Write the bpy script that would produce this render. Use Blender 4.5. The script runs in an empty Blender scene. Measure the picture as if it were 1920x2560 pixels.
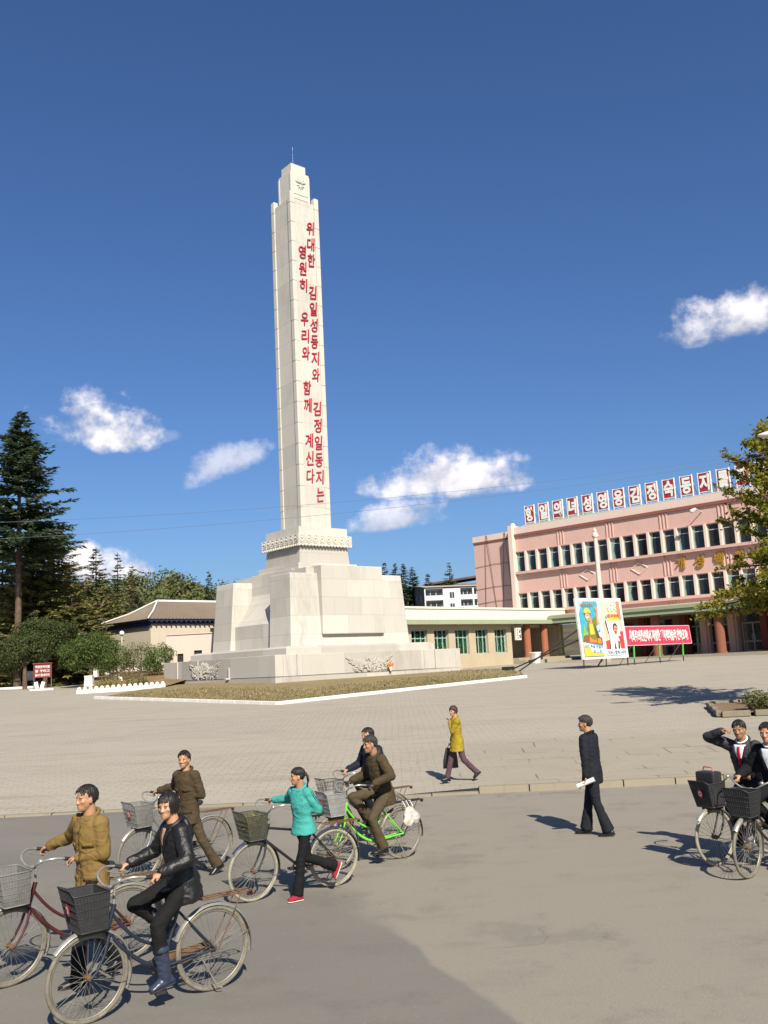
import bpy, bmesh, math, random
from mathutils import Vector, Matrix, noise
from mathutils.bvhtree import BVHTree
R = math.radians
sc = bpy.context.scene
COL = sc.collection

# ------------------------------------------------------------------ camera, sky, sun, exposure
HCAM, PITCH, ROLL, FPX = 2.6, 0.16433, 0.04975, 2320.93
cam_d = bpy.data.cameras.new('camera'); cam = bpy.data.objects.new('camera', cam_d); COL.objects.link(cam)
_F = Vector((0, math.cos(PITCH), math.sin(PITCH))); _R = Vector((1, 0, 0)); _U = _R.cross(_F)
_c, _s = math.cos(ROLL), math.sin(ROLL)
_R2 = _R * _c - _U * _s; _U2 = _R * _s + _U * _c
_m = Matrix((_R2, _U2, -_F)).transposed().to_4x4(); _m.translation = Vector((0, 0, HCAM))
cam.matrix_world = _m
cam_d.sensor_fit = 'VERTICAL'; cam_d.sensor_height = 36; cam_d.lens = FPX / 2560 * 36
cam_d.clip_start = 0.05; cam_d.clip_end = 3000
sc.camera = cam
sc.view_settings.view_transform = 'Standard'; sc.view_settings.look = 'None'
sc.view_settings.exposure = 1.08; sc.view_settings.gamma = 1

SUN_EL, SUN_AZ = R(39), R(163)      # azimuth clockwise from +Y
TO_SUN = Vector((math.sin(SUN_AZ) * math.cos(SUN_EL), math.cos(SUN_AZ) * math.cos(SUN_EL), math.sin(SUN_EL)))
sun_d = bpy.data.lights.new('sun', 'SUN'); sun_d.energy = 3.9; sun_d.angle = R(0.5); sun_d.color = (1, .925, .78)
sun = bpy.data.objects.new('sun', sun_d); COL.objects.link(sun)
sun.rotation_euler = TO_SUN.to_track_quat('Z', 'Y').to_euler(); sun.location = (20, -40, 60)

def build_world():
    w = bpy.data.worlds.new('World'); sc.world = w; w.use_nodes = True
    nt = w.node_tree; N = nt.nodes; L = nt.links
    for n in list(N): N.remove(n)
    out = N.new('ShaderNodeOutputWorld'); bg = N.new('ShaderNodeBackground'); L.new(bg.outputs[0], out.inputs[0])
    sky = N.new('ShaderNodeTexSky'); sky.sky_type = 'NISHITA'; sky.sun_disc = False
    sky.sun_elevation = SUN_EL; sky.sun_rotation = SUN_AZ; sky.air_density = 1.0; sky.dust_density = 1.3; sky.ozone_density = 2.6
    tc = N.new('ShaderNodeTexCoord')
    def math_(op, a, b=None, c=None, clamp=False):
        n = N.new('ShaderNodeMath'); n.operation = op; n.use_clamp = clamp
        for i, v in enumerate((a, b, c)):
            if v is None: continue
            if isinstance(v, (int, float)): n.inputs[i].default_value = v
            else: L.new(v, n.inputs[i])
        return n.outputs[0]
    def dot(vec):
        n = N.new('ShaderNodeVectorMath'); n.operation = 'DOT_PRODUCT'; L.new(tc.outputs['Generated'], n.inputs[0]); n.inputs[1].default_value = vec
        return n.outputs['Value']
    def nse(scale, detail, rough, offs=(0, 0, 0), sc3=(1, 1, 1)):
        mp = N.new('ShaderNodeMapping'); mp.inputs['Location'].default_value = offs; mp.inputs['Scale'].default_value = sc3
        L.new(tc.outputs['Generated'], mp.inputs[0])
        n = N.new('ShaderNodeTexNoise'); n.inputs['Scale'].default_value = scale; n.inputs['Detail'].default_value = detail
        n.inputs['Roughness'].default_value = rough; L.new(mp.outputs[0], n.inputs['Vector']); return n.outputs['Fac']
    big = nse(16, 7, .56, (3, 1, 2), (1, 1, 1.25)); big2 = nse(16, 7, .56, (3.012, .985, 2.035), (1, 1, 1.25))
    fine = nse(60, 5, .6)
    dens = lit = None
    # each cloud: azimuth deg (right +), elevation deg, half width deg, half height deg, lean, strength
    clouds = [(-17.2, 14.7, 3.5, 2.6, -.10, 1.0), (-17.2, 6.3, 3.4, 1.7, -.05, 1.0), (-10.0, 12.4, 3.0, 1.6, .36, .50),
              (4.2, 10.9, 5.6, 2.3, -.02, .95), (1.4, 8.9, 4.0, 1.4, .1, .66), (21.7, 18.4, 4.6, 2.2, .10, .88), (-13.4, 14.2, 1.0, .6, .2, .14)]
    for az, el, a, b, lean, st in clouds:
        az, el = R(az), R(el)
        F = Vector((math.sin(az) * math.cos(el), math.cos(az) * math.cos(el), math.sin(el)))
        Rt = F.cross(Vector((0, 0, 1))).normalized(); Up = Rt.cross(F)
        f = math_('MAXIMUM', dot(F), 0.05)
        u = math_('DIVIDE', dot(Rt), f); v = math_('DIVIDE', dot(Up), f)
        v = math_('SUBTRACT', v, math_('MULTIPLY', u, lean))
        u = math_('DIVIDE', u, math.tan(R(a))); v = math_('DIVIDE', v, math.tan(R(b)))
        vn = math_('MULTIPLY', math_('MINIMUM', v, 0.0), 2.2)
        vv = math_('ADD', math_('MAXIMUM', v, 0.0), vn)
        r2 = math_('ADD', math_('MULTIPLY', u, u), math_('MULTIPLY', vv, vv))
        m = math_('MULTIPLY', math_('SUBTRACT', 1.0, r2), 1.0)
        m = math_('MAXIMUM', m, -3.0)
        d = math_('ADD', m, math_('MULTIPLY', math_('SUBTRACT', big, .51), 3.4))
        d = math_('ADD', d, math_('MULTIPLY', math_('SUBTRACT', fine, .5), 1.3))
        ss = N.new('ShaderNodeMapRange'); ss.interpolation_type = 'SMOOTHSTEP'
        L.new(d, ss.inputs['Value']); ss.inputs['From Min'].default_value = -.1; ss.inputs['From Max'].default_value = .95
        dd = math_('MULTIPLY', ss.outputs[0], st)
        lg = math_('MULTIPLY', dd, math_('MULTIPLY_ADD', v, .42, .55, clamp=True))
        dens = dd if dens is None else math_('MAXIMUM', dens, dd)
        lit = lg if lit is None else math_('MAXIMUM', lit, lg)
    relief = math_('MULTIPLY', math_('SUBTRACT', big, big2), 3.2)
    shade = math_('ADD', math_('DIVIDE', lit, math_('MAXIMUM', dens, .02)), relief, clamp=True)  # cloud shading painted in: whiter tops, greyer undersides, offset-noise relief
    cr = N.new('ShaderNodeMix'); cr.data_type = 'RGBA'
    L.new(shade, cr.inputs['Factor']); cr.inputs[6].default_value = (4.6, 4.65, 5.3, 1); cr.inputs[7].default_value = (9.2, 8.7, 8.8, 1)
    # Nishita, a little richer in blue as the phone rendered it
    hs = N.new('ShaderNodeHueSaturation'); hs.inputs['Saturation'].default_value = 1.07; hs.inputs['Value'].default_value = 1.0
    L.new(sky.outputs[0], hs.inputs['Color'])
    tint = N.new('ShaderNodeMix'); tint.data_type = 'RGBA'; tint.blend_type = 'MULTIPLY'; tint.inputs['Factor'].default_value = 1
    L.new(hs.outputs[0], tint.inputs[6]); tint.inputs[7].default_value = (.51, .645, .86, 1)
    mx = N.new('ShaderNodeMix'); mx.data_type = 'RGBA'
    L.new(dens, mx.inputs['Factor']); L.new(tint.outputs[2], mx.inputs[6]); L.new(cr.outputs[2], mx.inputs[7])
    L.new(mx.outputs[2], bg.inputs['Color']); bg.inputs['Strength'].default_value = 0.063
build_world()

def zg(X, Y):                        # the square rises gently away from the road
    if Y < 19.3: return 0.0
    Yc = min(Y, 150)
    z = .12 + .041 * (min(Yc, 58) - 19.3)
    if Yc > 58:
        t = min(1, max(0, (X + 14) / 14)); t = t * t * (3 - 2 * t)
        z += (.032 + (.0145 - .032) * t) * (Yc - 58)
    return z
_O = Vector((0, 0, HCAM))
def ray(u, v): return _F + _R2 * ((u - 960) / FPX) - _U2 * ((v - 1280) / FPX)
def at(u, v, Y):
    d = ray(u, v); return _O + d * (Y / d.y)
def gnd(u, v):
    d = ray(u, v); t = 3.0
    while t < 300:
        p = _O + d * t
        if p.z <= zg(p.x, p.y): return p
        t += .02
    return p

# ------------------------------------------------------------------ materials
MATS = {}
def mat(name, col, rough=.8, var=.12, scale=3., bump=0., bscale=30., metal=0., coat=0., spec=.4, sheen=0., trans=0.):
    if name in MATS: return MATS[name]
    m = bpy.data.materials.new(name); m.use_nodes = True; nt = m.node_tree; N = nt.nodes; L = nt.links
    b = N['Principled BSDF']; b.inputs['Roughness'].default_value = rough; b.inputs['Metallic'].default_value = metal
    b.inputs['Specular IOR Level'].default_value = spec; b.inputs['Coat Weight'].default_value = coat
    if sheen: b.inputs['Sheen Weight'].default_value = sheen
    tc = N.new('ShaderNodeTexCoord')
    n = N.new('ShaderNodeTexNoise'); n.inputs['Scale'].default_value = scale; n.inputs['Detail'].default_value = 6; n.inputs['Roughness'].default_value = .6
    L.new(tc.outputs['Object'], n.inputs['Vector'])
    mr = N.new('ShaderNodeMapRange'); L.new(n.outputs['Fac'], mr.inputs[0]); mr.inputs[1].default_value = .3; mr.inputs[2].default_value = .7
    mx = N.new('ShaderNodeMix'); mx.data_type = 'RGBA'; L.new(mr.outputs[0], mx.inputs['Factor'])
    mx.inputs[6].default_value = (*[c * (1 - var) for c in col], 1); mx.inputs[7].default_value = (*[min(1, c * (1 + var)) for c in col], 1)
    L.new(mx.outputs[2], b.inputs['Base Color'])
    if bump:
        n2 = N.new('ShaderNodeTexNoise'); n2.inputs['Scale'].default_value = bscale; n2.inputs['Detail'].default_value = 5; L.new(tc.outputs['Object'], n2.inputs['Vector'])
        bp = N.new('ShaderNodeBump'); bp.inputs['Strength'].default_value = bump; bp.inputs['Distance'].default_value = .02
        L.new(n2.outputs['Fac'], bp.inputs['Height']); L.new(bp.outputs[0], b.inputs['Normal'])
    MATS[name] = m; return m

class NT:                            # small helper to write node graphs
    def __init__(s, name):
        s.m = bpy.data.materials.new(name); s.m.use_nodes = True; s.t = s.m.node_tree; s.N = s.t.nodes; s.L = s.t.links; s.b = s.N['Principled BSDF']
        MATS[name] = s.m
    def n(s, typ, **kw):
        x = s.N.new(typ)
        for k, v in kw.items(): setattr(x, k, v)
        return x
    def val(s, sock, v):
        if isinstance(v, bpy.types.NodeSocket): s.L.new(v, sock)
        else: sock.default_value = v
    def math(s, op, a, b=0.0, c=0.0, clamp=False):
        x = s.n('ShaderNodeMath', operation=op, use_clamp=clamp)
        for i, v in enumerate((a, b, c)): s.val(x.inputs[i], v)
        return x.outputs[0]
    def noise(s, vec, scale, detail=5, rough=.6, sc3=None):
        if sc3:
            mp = s.n('ShaderNodeMapping'); mp.inputs['Scale'].default_value = sc3; s.L.new(vec, mp.inputs[0]); vec = mp.outputs[0]
        x = s.n('ShaderNodeTexNoise'); x.inputs['Scale'].default_value = scale; x.inputs['Detail'].default_value = detail; x.inputs['Roughness'].default_value = rough
        s.L.new(vec, x.inputs['Vector']); return x.outputs['Fac']
    def ramp(s, v, a, b, lo=0., hi=1., smooth=True):
        x = s.n('ShaderNodeMapRange'); x.interpolation_type = 'SMOOTHSTEP' if smooth else 'LINEAR'
        s.val(x.inputs[0], v); x.inputs[1].default_value = a; x.inputs[2].default_value = b; x.inputs[3].default_value = lo; x.inputs[4].default_value = hi
        return x.outputs[0]
    def mix(s, f, a, b, mode='MIX'):
        x = s.n('ShaderNodeMix', data_type='RGBA', blend_type=mode)
        s.val(x.inputs[0], f)
        for i, v in ((6, a), (7, b)):
            if isinstance(v, (tuple, list)): x.inputs[i].default_value = (*v[:3], 1)
            else: s.L.new(v, x.inputs[i])
        return x.outputs[2]
    def bump(s, h, strength=.3, dist=.02):
        x = s.n('ShaderNodeBump'); x.inputs['Strength'].default_value = strength; x.inputs['Distance'].default_value = dist
        s.L.new(h, x.inputs['Height']); s.L.new(x.outputs[0], s.b.inputs['Normal'])
    def out(s, col, rough=.85, spec=.3):
        s.val(s.b.inputs['Base Color'], col if not isinstance(col, tuple) else (*col, 1)); s.val(s.b.inputs['Roughness'], rough); s.b.inputs['Specular IOR Level'].default_value = spec
        return s.m

def mat_stone(name, base, course=1.25, lng=2.3, joint=.86, stain=.2):
    g = NT(name); tc = g.n('ShaderNodeTexCoord'); o = tc.outputs['Object']
    sp = g.n('ShaderNodeSeparateXYZ'); g.L.new(o, sp.inputs[0])
    u = g.math('ADD', sp.outputs[0], sp.outputs[1]); cb = g.n('ShaderNodeCombineXYZ'); g.L.new(u, cb.inputs[0]); g.L.new(sp.outputs[2], cb.inputs[1])
    br = g.n('ShaderNodeTexBrick'); br.inputs['Scale'].default_value = 1; br.inputs['Brick Width'].default_value = lng; br.inputs['Row Height'].default_value = course
    br.inputs['Mortar Size'].default_value = .014; br.inputs['Mortar Smooth'].default_value = .3
    br.inputs['Color1'].default_value = (*[c * 1.06 for c in base], 1); br.inputs['Color2'].default_value = (*[c * .85 for c in base], 1); br.inputs['Mortar'].default_value = (*[c * joint * .86 for c in base], 1)
    g.L.new(cb.outputs[0], br.inputs['Vector'])
    st = g.noise(o, .35, 6, .62, (1, 1, .45)); st2 = g.noise(o, 3.0, 5, .7, (1, 1, .25))
    s = g.math('MULTIPLY', g.ramp(st, .42, .72), g.ramp(st2, .35, .7))
    c = g.mix(g.math('MULTIPLY', s, stain * 2.2), br.outputs['Color'], tuple(c * .62 for c in base))
    sm = g.noise(o, 22, 4, .7); c = g.mix(g.ramp(sm, .3, .75, 0, .16), c, tuple(x * .8 for x in base))
    g.bump(g.math('ADD', sm, g.math('MULTIPLY', br.outputs['Fac'], -1.5)), .18, .02)
    return g.out(c, .75, .3)

def mat_plaster(name, base, streak=.25, scale=1.):
    g = NT(name); o = g.n('ShaderNodeTexCoord').outputs['Object']
    a = g.noise(o, .5 * scale, 7, .6); b = g.noise(o, 4 * scale, 5, .65, (1, 1, .12)); f = g.noise(o, 30, 4, .7)
    c = g.mix(g.ramp(a, .35, .7, 0, streak), base, tuple(x * .78 for x in base))
    c = g.mix(g.ramp(b, .5, .75, 0, streak), c, tuple(x * .62 for x in base))
    c = g.mix(g.ramp(f, .35, .7, 0, .12), c, tuple(x * .75 for x in base))
    g.bump(f, .15, .01); return g.out(c, .9, .2)

def mat_leaf(name, cols, trans=.25, rough=.6):   # colours varied leaf by leaf
    g = NT(name); geo = g.n('ShaderNodeNewGeometry')
    cr = g.n('ShaderNodeValToRGB'); g.L.new(geo.outputs['Random Per Island'], cr.inputs[0])
    el = cr.color_ramp.elements
    for i, c in enumerate(cols):
        e = el[i] if i < 2 else el.new(.5)
        e.position = i / max(1, len(cols) - 1); e.color = (*c, 1)
    o = g.n('ShaderNodeTexCoord').outputs['Object']
    c = g.mix(g.ramp(g.noise(o, .55, 4, .6), .35, .68, 0, .4), cr.outputs[0], tuple(x * .7 for x in cols[0]))
    g.out(c, rough, .25)
    tr = g.n('ShaderNodeBsdfTranslucent'); g.L.new(c, tr.inputs[0]); mx = g.n('ShaderNodeMixShader'); mx.inputs[0].default_value = trans
    g.L.new(g.b.outputs[0], mx.inputs[1]); g.L.new(tr.outputs[0], mx.inputs[2]); g.L.new(mx.outputs[0], g.N['Material Output'].inputs[0])
    return g.m

def mat_road():
    g = NT('asphalt'); p = g.n('ShaderNodeNewGeometry').outputs['Position']
    sp = g.n('ShaderNodeSeparateXYZ'); g.L.new(p, sp.inputs[0]); x, y = sp.outputs[0], sp.outputs[1]
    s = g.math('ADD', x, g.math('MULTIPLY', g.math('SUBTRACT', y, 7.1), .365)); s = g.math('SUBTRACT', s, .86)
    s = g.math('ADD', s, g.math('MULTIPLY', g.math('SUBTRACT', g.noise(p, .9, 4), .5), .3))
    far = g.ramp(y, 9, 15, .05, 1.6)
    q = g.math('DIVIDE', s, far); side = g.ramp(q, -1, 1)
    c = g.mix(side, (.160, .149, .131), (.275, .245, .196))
    c = g.mix(g.ramp(g.noise(p, .22, 6, .6, (.6, 1.4, 1)), .36, .68, 0, .28), c, (.26, .235, .19))
    c = g.mix(g.ramp(g.noise(p, 1.3, 6, .65, (.6, 1.3, 1)), .5, .75, 0, .28), c, (.118, .105, .09))
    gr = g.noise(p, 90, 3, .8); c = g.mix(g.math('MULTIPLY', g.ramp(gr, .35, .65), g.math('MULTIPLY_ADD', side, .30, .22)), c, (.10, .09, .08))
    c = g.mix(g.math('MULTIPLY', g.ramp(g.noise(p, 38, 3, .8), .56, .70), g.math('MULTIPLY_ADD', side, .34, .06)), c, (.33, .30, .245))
    c = g.mix(g.math('MULTIPLY', g.ramp(g.noise(p, .6, 7, .7), .52, .62), .26), c, (.10, .094, .085))
    c = g.mix(g.ramp(g.noise(p, 14, 4, .7), .6, .72, 0, .35), c, (.27, .24, .195))
    cr = g.n('ShaderNodeTexVoronoi'); cr.feature = 'DISTANCE_TO_EDGE'; cr.inputs['Scale'].default_value = .35
    wv = g.n('ShaderNodeVectorMath', operation='ADD'); g.L.new(p, wv.inputs[0])
    nn = g.n('ShaderNodeTexNoise'); nn.inputs['Scale'].default_value = 1.5; nn.inputs['Detail'].default_value = 6; g.L.new(p, nn.inputs['Vector']); g.L.new(nn.outputs['Color'], wv.inputs[1]); g.L.new(wv.outputs[0], cr.inputs['Vector'])
    crk = g.math('MULTIPLY', g.ramp(cr.outputs['Distance'], .0, .006, 1, 0), g.ramp(g.noise(p, .3, 3), .5, .62))
    c = g.mix(g.math('MULTIPLY', crk, .45), c, (.06, .055, .05))
    ag = g.noise(p, 24, 4, .75); c = g.mix(g.ramp(ag, .54, .72, 0, .34), c, (.10, .092, .08)); c = g.mix(g.ramp(ag, .44, .26, 0, .3), c, (.30, .27, .22))
    g.bump(g.math('ADD', gr, ag), .3, .012); return g.out(c, .9, .25)

def mat_paving():
    g = NT('plaza_paving'); p = g.n('ShaderNodeNewGeometry').outputs['Position']
    sp = g.n('ShaderNodeSeparateXYZ'); g.L.new(p, sp.inputs[0]); x, y = sp.outputs[0], sp.outputs[1]
    br = g.n('ShaderNodeTexBrick'); br.inputs['Scale'].default_value = 1; br.inputs['Brick Width'].default_value = .42; br.inputs['Row Height'].default_value = .2
    br.inputs['Mortar Size'].default_value = .012; br.inputs['Mortar Smooth'].default_value = .6
    br.inputs['Color1'].default_value = (.352, .318, .264, 1); br.inputs['Color2'].default_value = (.318, .286, .237, 1); br.inputs['Mortar'].default_value = (.17, .142, .105, 1)
    wob = g.n('ShaderNodeVectorMath', operation='MULTIPLY_ADD'); nn = g.n('ShaderNodeTexNoise'); nn.inputs['Scale'].default_value = .6; g.L.new(p, nn.inputs['Vector'])
    g.L.new(nn.outputs['Color'], wob.inputs[0]); wob.inputs[1].default_value = (.2, .2, 0); g.L.new(p, wob.inputs[2])
    g.L.new(wob.outputs[0], br.inputs['Vector'])
    c = br.outputs['Color']
    c = g.mix(g.ramp(g.noise(p, .18, 6, .62, (.5, 1.3, 1)), .35, .68, 0, .55), c, (.352, .317, .262))
    c = g.mix(g.ramp(g.noise(p, .9, 6, .7, (.3, 1.6, 1)), .48, .75, 0, .5), c, (.21, .176, .13))
    # larger slabs with open joints in the band along the kerb
    b2 = g.n('ShaderNodeTexBrick'); b2.inputs['Scale'].default_value = 1; b2.inputs['Brick Width'].default_value = 1.0; b2.inputs['Row Height'].default_value = 1.0
    b2.inputs['Mortar Size'].default_value = .022; b2.offset = .37
    mp = g.n('ShaderNodeMapping'); mp.inputs['Rotation'].default_value = (0, 0, R(4)); g.L.new(wob.outputs[0], mp.inputs[0]); g.L.new(mp.outputs[0], b2.inputs['Vector'])
    band = g.math('MULTIPLY', g.ramp(y, 25, 27.5, 1, 0), g.ramp(x, -1, 3))
    jn = g.math('MULTIPLY', g.math('MULTIPLY', b2.outputs['Fac'], band), g.ramp(g.noise(p, .8, 3), .47, .62))
    c = g.mix(g.math('MULTIPLY', band, .7), c, g.mix(g.ramp(g.noise(p, 1.2, 5), .3, .7), (.265, .23, .18), (.295, .256, .20)))
    c = g.mix(g.math('MULTIPLY', jn, .75), c, (.085, .072, .055))
    f = g.noise(p, 45, 3, .8); c = g.mix(g.ramp(f, .3, .7, 0, .2), c, (.16, .135, .10))
    g.bump(g.math('ADD', f, g.math('MULTIPLY', br.outputs['Fac'], -.8)), .2, .012); return g.out(c, .92, .2)

def mat_grass():
    g = NT('dry_grass'); p = g.n('ShaderNodeNewGeometry').outputs['Position']
    c = g.mix(g.ramp(g.noise(p, .5, 6, .65), .35, .65), (.25, .19, .105), (.175, .15, .072))
    c = g.mix(g.ramp(g.noise(p, 6, 5, .7), .4, .7, 0, .6), c, (.33, .25, .13))
    c = g.mix(g.ramp(g.noise(p, 40, 3, .7), .4, .7, 0, .4), c, (.07, .055, .02))
    return g.out(c, .95, .1)

STONE = mat_stone('pale_granite', (.47, .443, .392), 1.25, 2.4, .74, .36)
STONE2 = mat_stone('grey_granite', (.42, .392, .348), 2.2, 3.4, .80, .36)
STONE_C = mat_stone('carved_granite', (.47, .443, .392), 30, 30, 1, .32)
PINK = mat_plaster('pink_render', (.56, .365, .315), .24)
PINKL = mat_plaster('light_pink_render', (.63, .50, .43), .2)
CREAM = mat_plaster('cream_render', (.62, .585, .48), .12)
SAND = mat_plaster('sand_render', (.40, .335, .235), .3)
GREENB = mat_plaster('green_band', (.27, .31, .20), .3)
WHITE = mat('white_paint', (.62, .60, .56), .6, .08, 5)
WHITEW = mat_plaster('whitewash', (.60, .585, .55), .2)
PANE = mat('window_glass', (.018, .022, .026), .08, .4, .6, spec=.6)
CURT = mat('mint_curtain', (.20, .31, .27), .8, .2, 6)
GCURT = mat('green_curtain', (.06, .17, .06), .8, .3, 8)
RED = mat('red_letter_paint', (.36, .012, .03), .5, .12, 3)
METAL = mat('bare_steel', (.35, .34, .33), .35, .2, 8, metal=.9)
CHROME = mat('chrome', (.40, .385, .35), .30, .15, 20, metal=.6, spec=.6)
BLACKM = mat('black_metal', (.02, .02, .021), .4, .2, 15)
RUBBER = mat('black_rubber', (.018, .018, .018), .7, .2, 20)
TYRE = mat('dusty_tyre', (.145, .127, .095), .85, .3, 14)
RUST = mat('rusty_steel', (.14, .075, .035), .7, .4, 25, metal=.3)
DARKW = mat('dark_timber', (.035, .026, .02), .7, .3, 6)
BARK = mat('bark', (.095, .062, .042), .95, .35, 4, .6, 12)
DIRT = mat('soil', (.16, .105, .06), .95, .25, 2)

# ------------------------------------------------------------------ mesh helper
class MB:
    def __init__(s): s.v = []; s.f = []; s.mi = []; s.sm = []
    def add(s, vs, fs, mi=0, smooth=False):
        o = len(s.v); s.v += [tuple(v) for v in vs]
        for f in fs: s.f.append(tuple(i + o for i in f)); s.mi.append(mi); s.sm.append(smooth)
    def box(s, c, d, rz=0., M=None, mi=0, bev=0.):
        x, y, z = d[0] / 2, d[1] / 2, d[2] / 2
        vs = [Vector((a * x, b * y, e * z)) for e in (-1, 1) for a, b in ((-1, -1), (1, -1), (1, 1), (-1, 1))]
        T = Matrix.Translation(c) @ (M.to_4x4() if M else Matrix.Rotation(rz, 4, 'Z'))
        s.add([T @ v for v in vs], [(3, 2, 1, 0), (4, 5, 6, 7), (0, 1, 5, 4), (1, 2, 6, 5), (2, 3, 7, 6), (3, 0, 4, 7)], mi)
    def b2(s, lo, hi, mi=0): s.box([(a + b) / 2 for a, b in zip(lo, hi)], [b - a for a, b in zip(lo, hi)], mi=mi)
    def frustum(s, z0, z1, h0, h1, c=(0, 0), mi=0):   # h=(xmin,xmax,ymin,ymax)
        vs = [(c[0] + h[i], c[1] + h[j], z) for z, h in ((z0, h0), (z1, h1)) for i, j in ((0, 2), (1, 2), (1, 3), (0, 3))]
        s.add(vs, [(3, 2, 1, 0), (4, 5, 6, 7), (0, 1, 5, 4), (1, 2, 6, 5), (2, 3, 7, 6), (3, 0, 4, 7)], mi)
    def prism(s, poly, d, M=None, mi=0):                 # polygon in xz, extruded from y=0 to y=d
        n = len(poly); T = M or Matrix.Identity(4)
        vs = [T @ Vector((p[0], 0, p[1])) for p in poly] + [T @ Vector((p[0], d, p[1])) for p in poly]
        s.add(vs, [tuple(range(n)), tuple(range(2 * n - 1, n - 1, -1))] + [(i, i + n, (i + 1) % n + n, (i + 1) % n) for i in range(n)], mi)
    def tube(s, pts, r, seg=8, mi=0, closed=False, cap=True):
        pts = [Vector(p) for p in pts]; n = len(pts)
        rs = r if isinstance(r, (list, tuple)) else [r] * n
        vs = []; prev = None
        for i, p in enumerate(pts):
            if closed: t = pts[(i + 1) % n] - pts[i - 1]
            else: t = pts[min(i + 1, n - 1)] - pts[max(i - 1, 0)]
            t = t.normalized() if t.length > 1e-9 else Vector((0, 0, 1))
            if prev is None:
                a = t.orthogonal().normalized()
            else:
                a = prev - t * prev.dot(t); a = a.normalized() if a.length > 1e-6 else t.orthogonal().normalized()
            prev = a; b = t.cross(a)
            for k in range(seg):
                q = 2 * math.pi * k / seg; vs.append(p + (a * math.cos(q) + b * math.sin(q)) * rs[i])
        fs = []
        for i in range(n if closed else n - 1):
            j = (i + 1) % n
            for k in range(seg): fs.append((i * seg + k, i * seg + (k + 1) % seg, j * seg + (k + 1) % seg, j * seg + k))
        s.add(vs, fs, mi, True)
        if cap and not closed: s.add([vs[k] for k in range(seg)], [tuple(range(seg - 1, -1, -1))], mi); s.add(vs[-seg:], [tuple(range(seg))], mi)
    def ell(s, c, r, M=None, u=12, w=8, mi=0):
        c = Vector(c); T = M or Matrix.Identity(3); vs = [c + T @ Vector((0, 0, r[2]))]
        for i in range(1, w):
            ph = math.pi * i / w
            for k in range(u):
                q = 2 * math.pi * k / u; vs.append(c + T @ Vector((r[0] * math.sin(ph) * math.cos(q), r[1] * math.sin(ph) * math.sin(q), r[2] * math.cos(ph))))
        vs.append(c - T @ Vector((0, 0, r[2]))); fs = []
        for k in range(u): fs.append((0, 1 + k, 1 + (k + 1) % u))
        for i in range(w - 2):
            for k in range(u):
                a = 1 + i * u + k; b = 1 + i * u + (k + 1) % u; fs.append((a, a + u, b + u, b))
        l = len(vs) - 1
        for k in range(u): fs.append((l, l - u + (k + 1) % u, l - u + k))
        s.add(vs, fs, mi, True)
    def cone(s, p0, p1, r0, r1, seg=12, mi=0):            # round cone with hemispherical ends
        p0, p1 = Vector(p0), Vector(p1); t = (p1 - p0).normalized()
        pts = []; rs = []
        for a in (-90, -60, -30, 0): pts.append(p0 + t * r0 * math.sin(R(a))); rs.append(max(.0004, r0 * math.cos(R(a))))
        for a in (0, 30, 60, 90): pts.append(p1 + t * r1 * math.sin(R(a))); rs.append(max(.0004, r1 * math.cos(R(a))))
        s.tube(pts, rs, seg, mi)
    def loft(s, rings, seg=18, mi=0, power=2.0):          # rings: (centre, half-axis A, half-axis B)
        vs = []
        for c, a, b in rings:
            c, a, b = Vector(c), Vector(a), Vector(b)
            for k in range(seg):
                q = 2 * math.pi * k / seg; cc, ss = math.cos(q), math.sin(q)
                e = 2 / power
                vs.append(c + a * math.copysign(abs(cc) ** e, cc) + b * math.copysign(abs(ss) ** e, ss))
        fs = []; n = len(rings)
        for i in range(n - 1):
            for k in range(seg): fs.append((i * seg + k, i * seg + (k + 1) % seg, (i + 1) * seg + (k + 1) % seg, (i + 1) * seg + k))
        fs.append(tuple(range(seg - 1, -1, -1))); fs.append(tuple((n - 1) * seg + k for k in range(seg)))
        s.add(vs, fs, mi, True)
    def mesh(s, name, mats):
        me = bpy.data.meshes.new(name); me.from_pydata(s.v, [], s.f)
        for m in (mats if isinstance(mats, (list, tuple)) else [mats]): me.materials.append(m)
        me.polygons.foreach_set('material_index', s.mi); me.polygons.foreach_set('use_smooth', s.sm); me.update(); return me
    def build(s, name, mats, parent=None): return obj(name, s.mesh(name, mats), parent)

def obj(name, me, parent=None):
    o = bpy.data.objects.new(name, me); COL.objects.link(o)
    if parent: o.parent = parent
    return o
def tag(o, label, cat, group=None):
    o['label'] = label; o['category'] = cat
    if group: o['group'] = group
    return o
def thing(name, label, cat, loc=(0, 0, 0), rz=0., group=None):
    o = bpy.data.objects.new(name, None); COL.objects.link(o); o.location = loc; o.rotation_euler = (0, 0, rz); o.empty_display_size = .2
    return tag(o, label, cat, group)
def structure(o, kind='structure'): o['kind'] = kind; return o
def copy_tree(o, parent=None):
    c = o.copy(); COL.objects.link(c)
    if parent: c.parent = parent
    for ch in list(o.children): copy_tree(ch, c)
    return c

def bevel_mesh(me, w, seg=2, ang=40):
    bm = bmesh.new(); bm.from_mesh(me)
    es = [e for e in bm.edges if len(e.link_faces) == 2 and e.calc_face_angle(0) > R(ang)]
    bmesh.ops.bevel(bm, geom=es, offset=w, segments=seg, affect='EDGES', profile=.5, clamp_overlap=True)
    bm.to_mesh(me); bm.free(); return me

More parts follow.
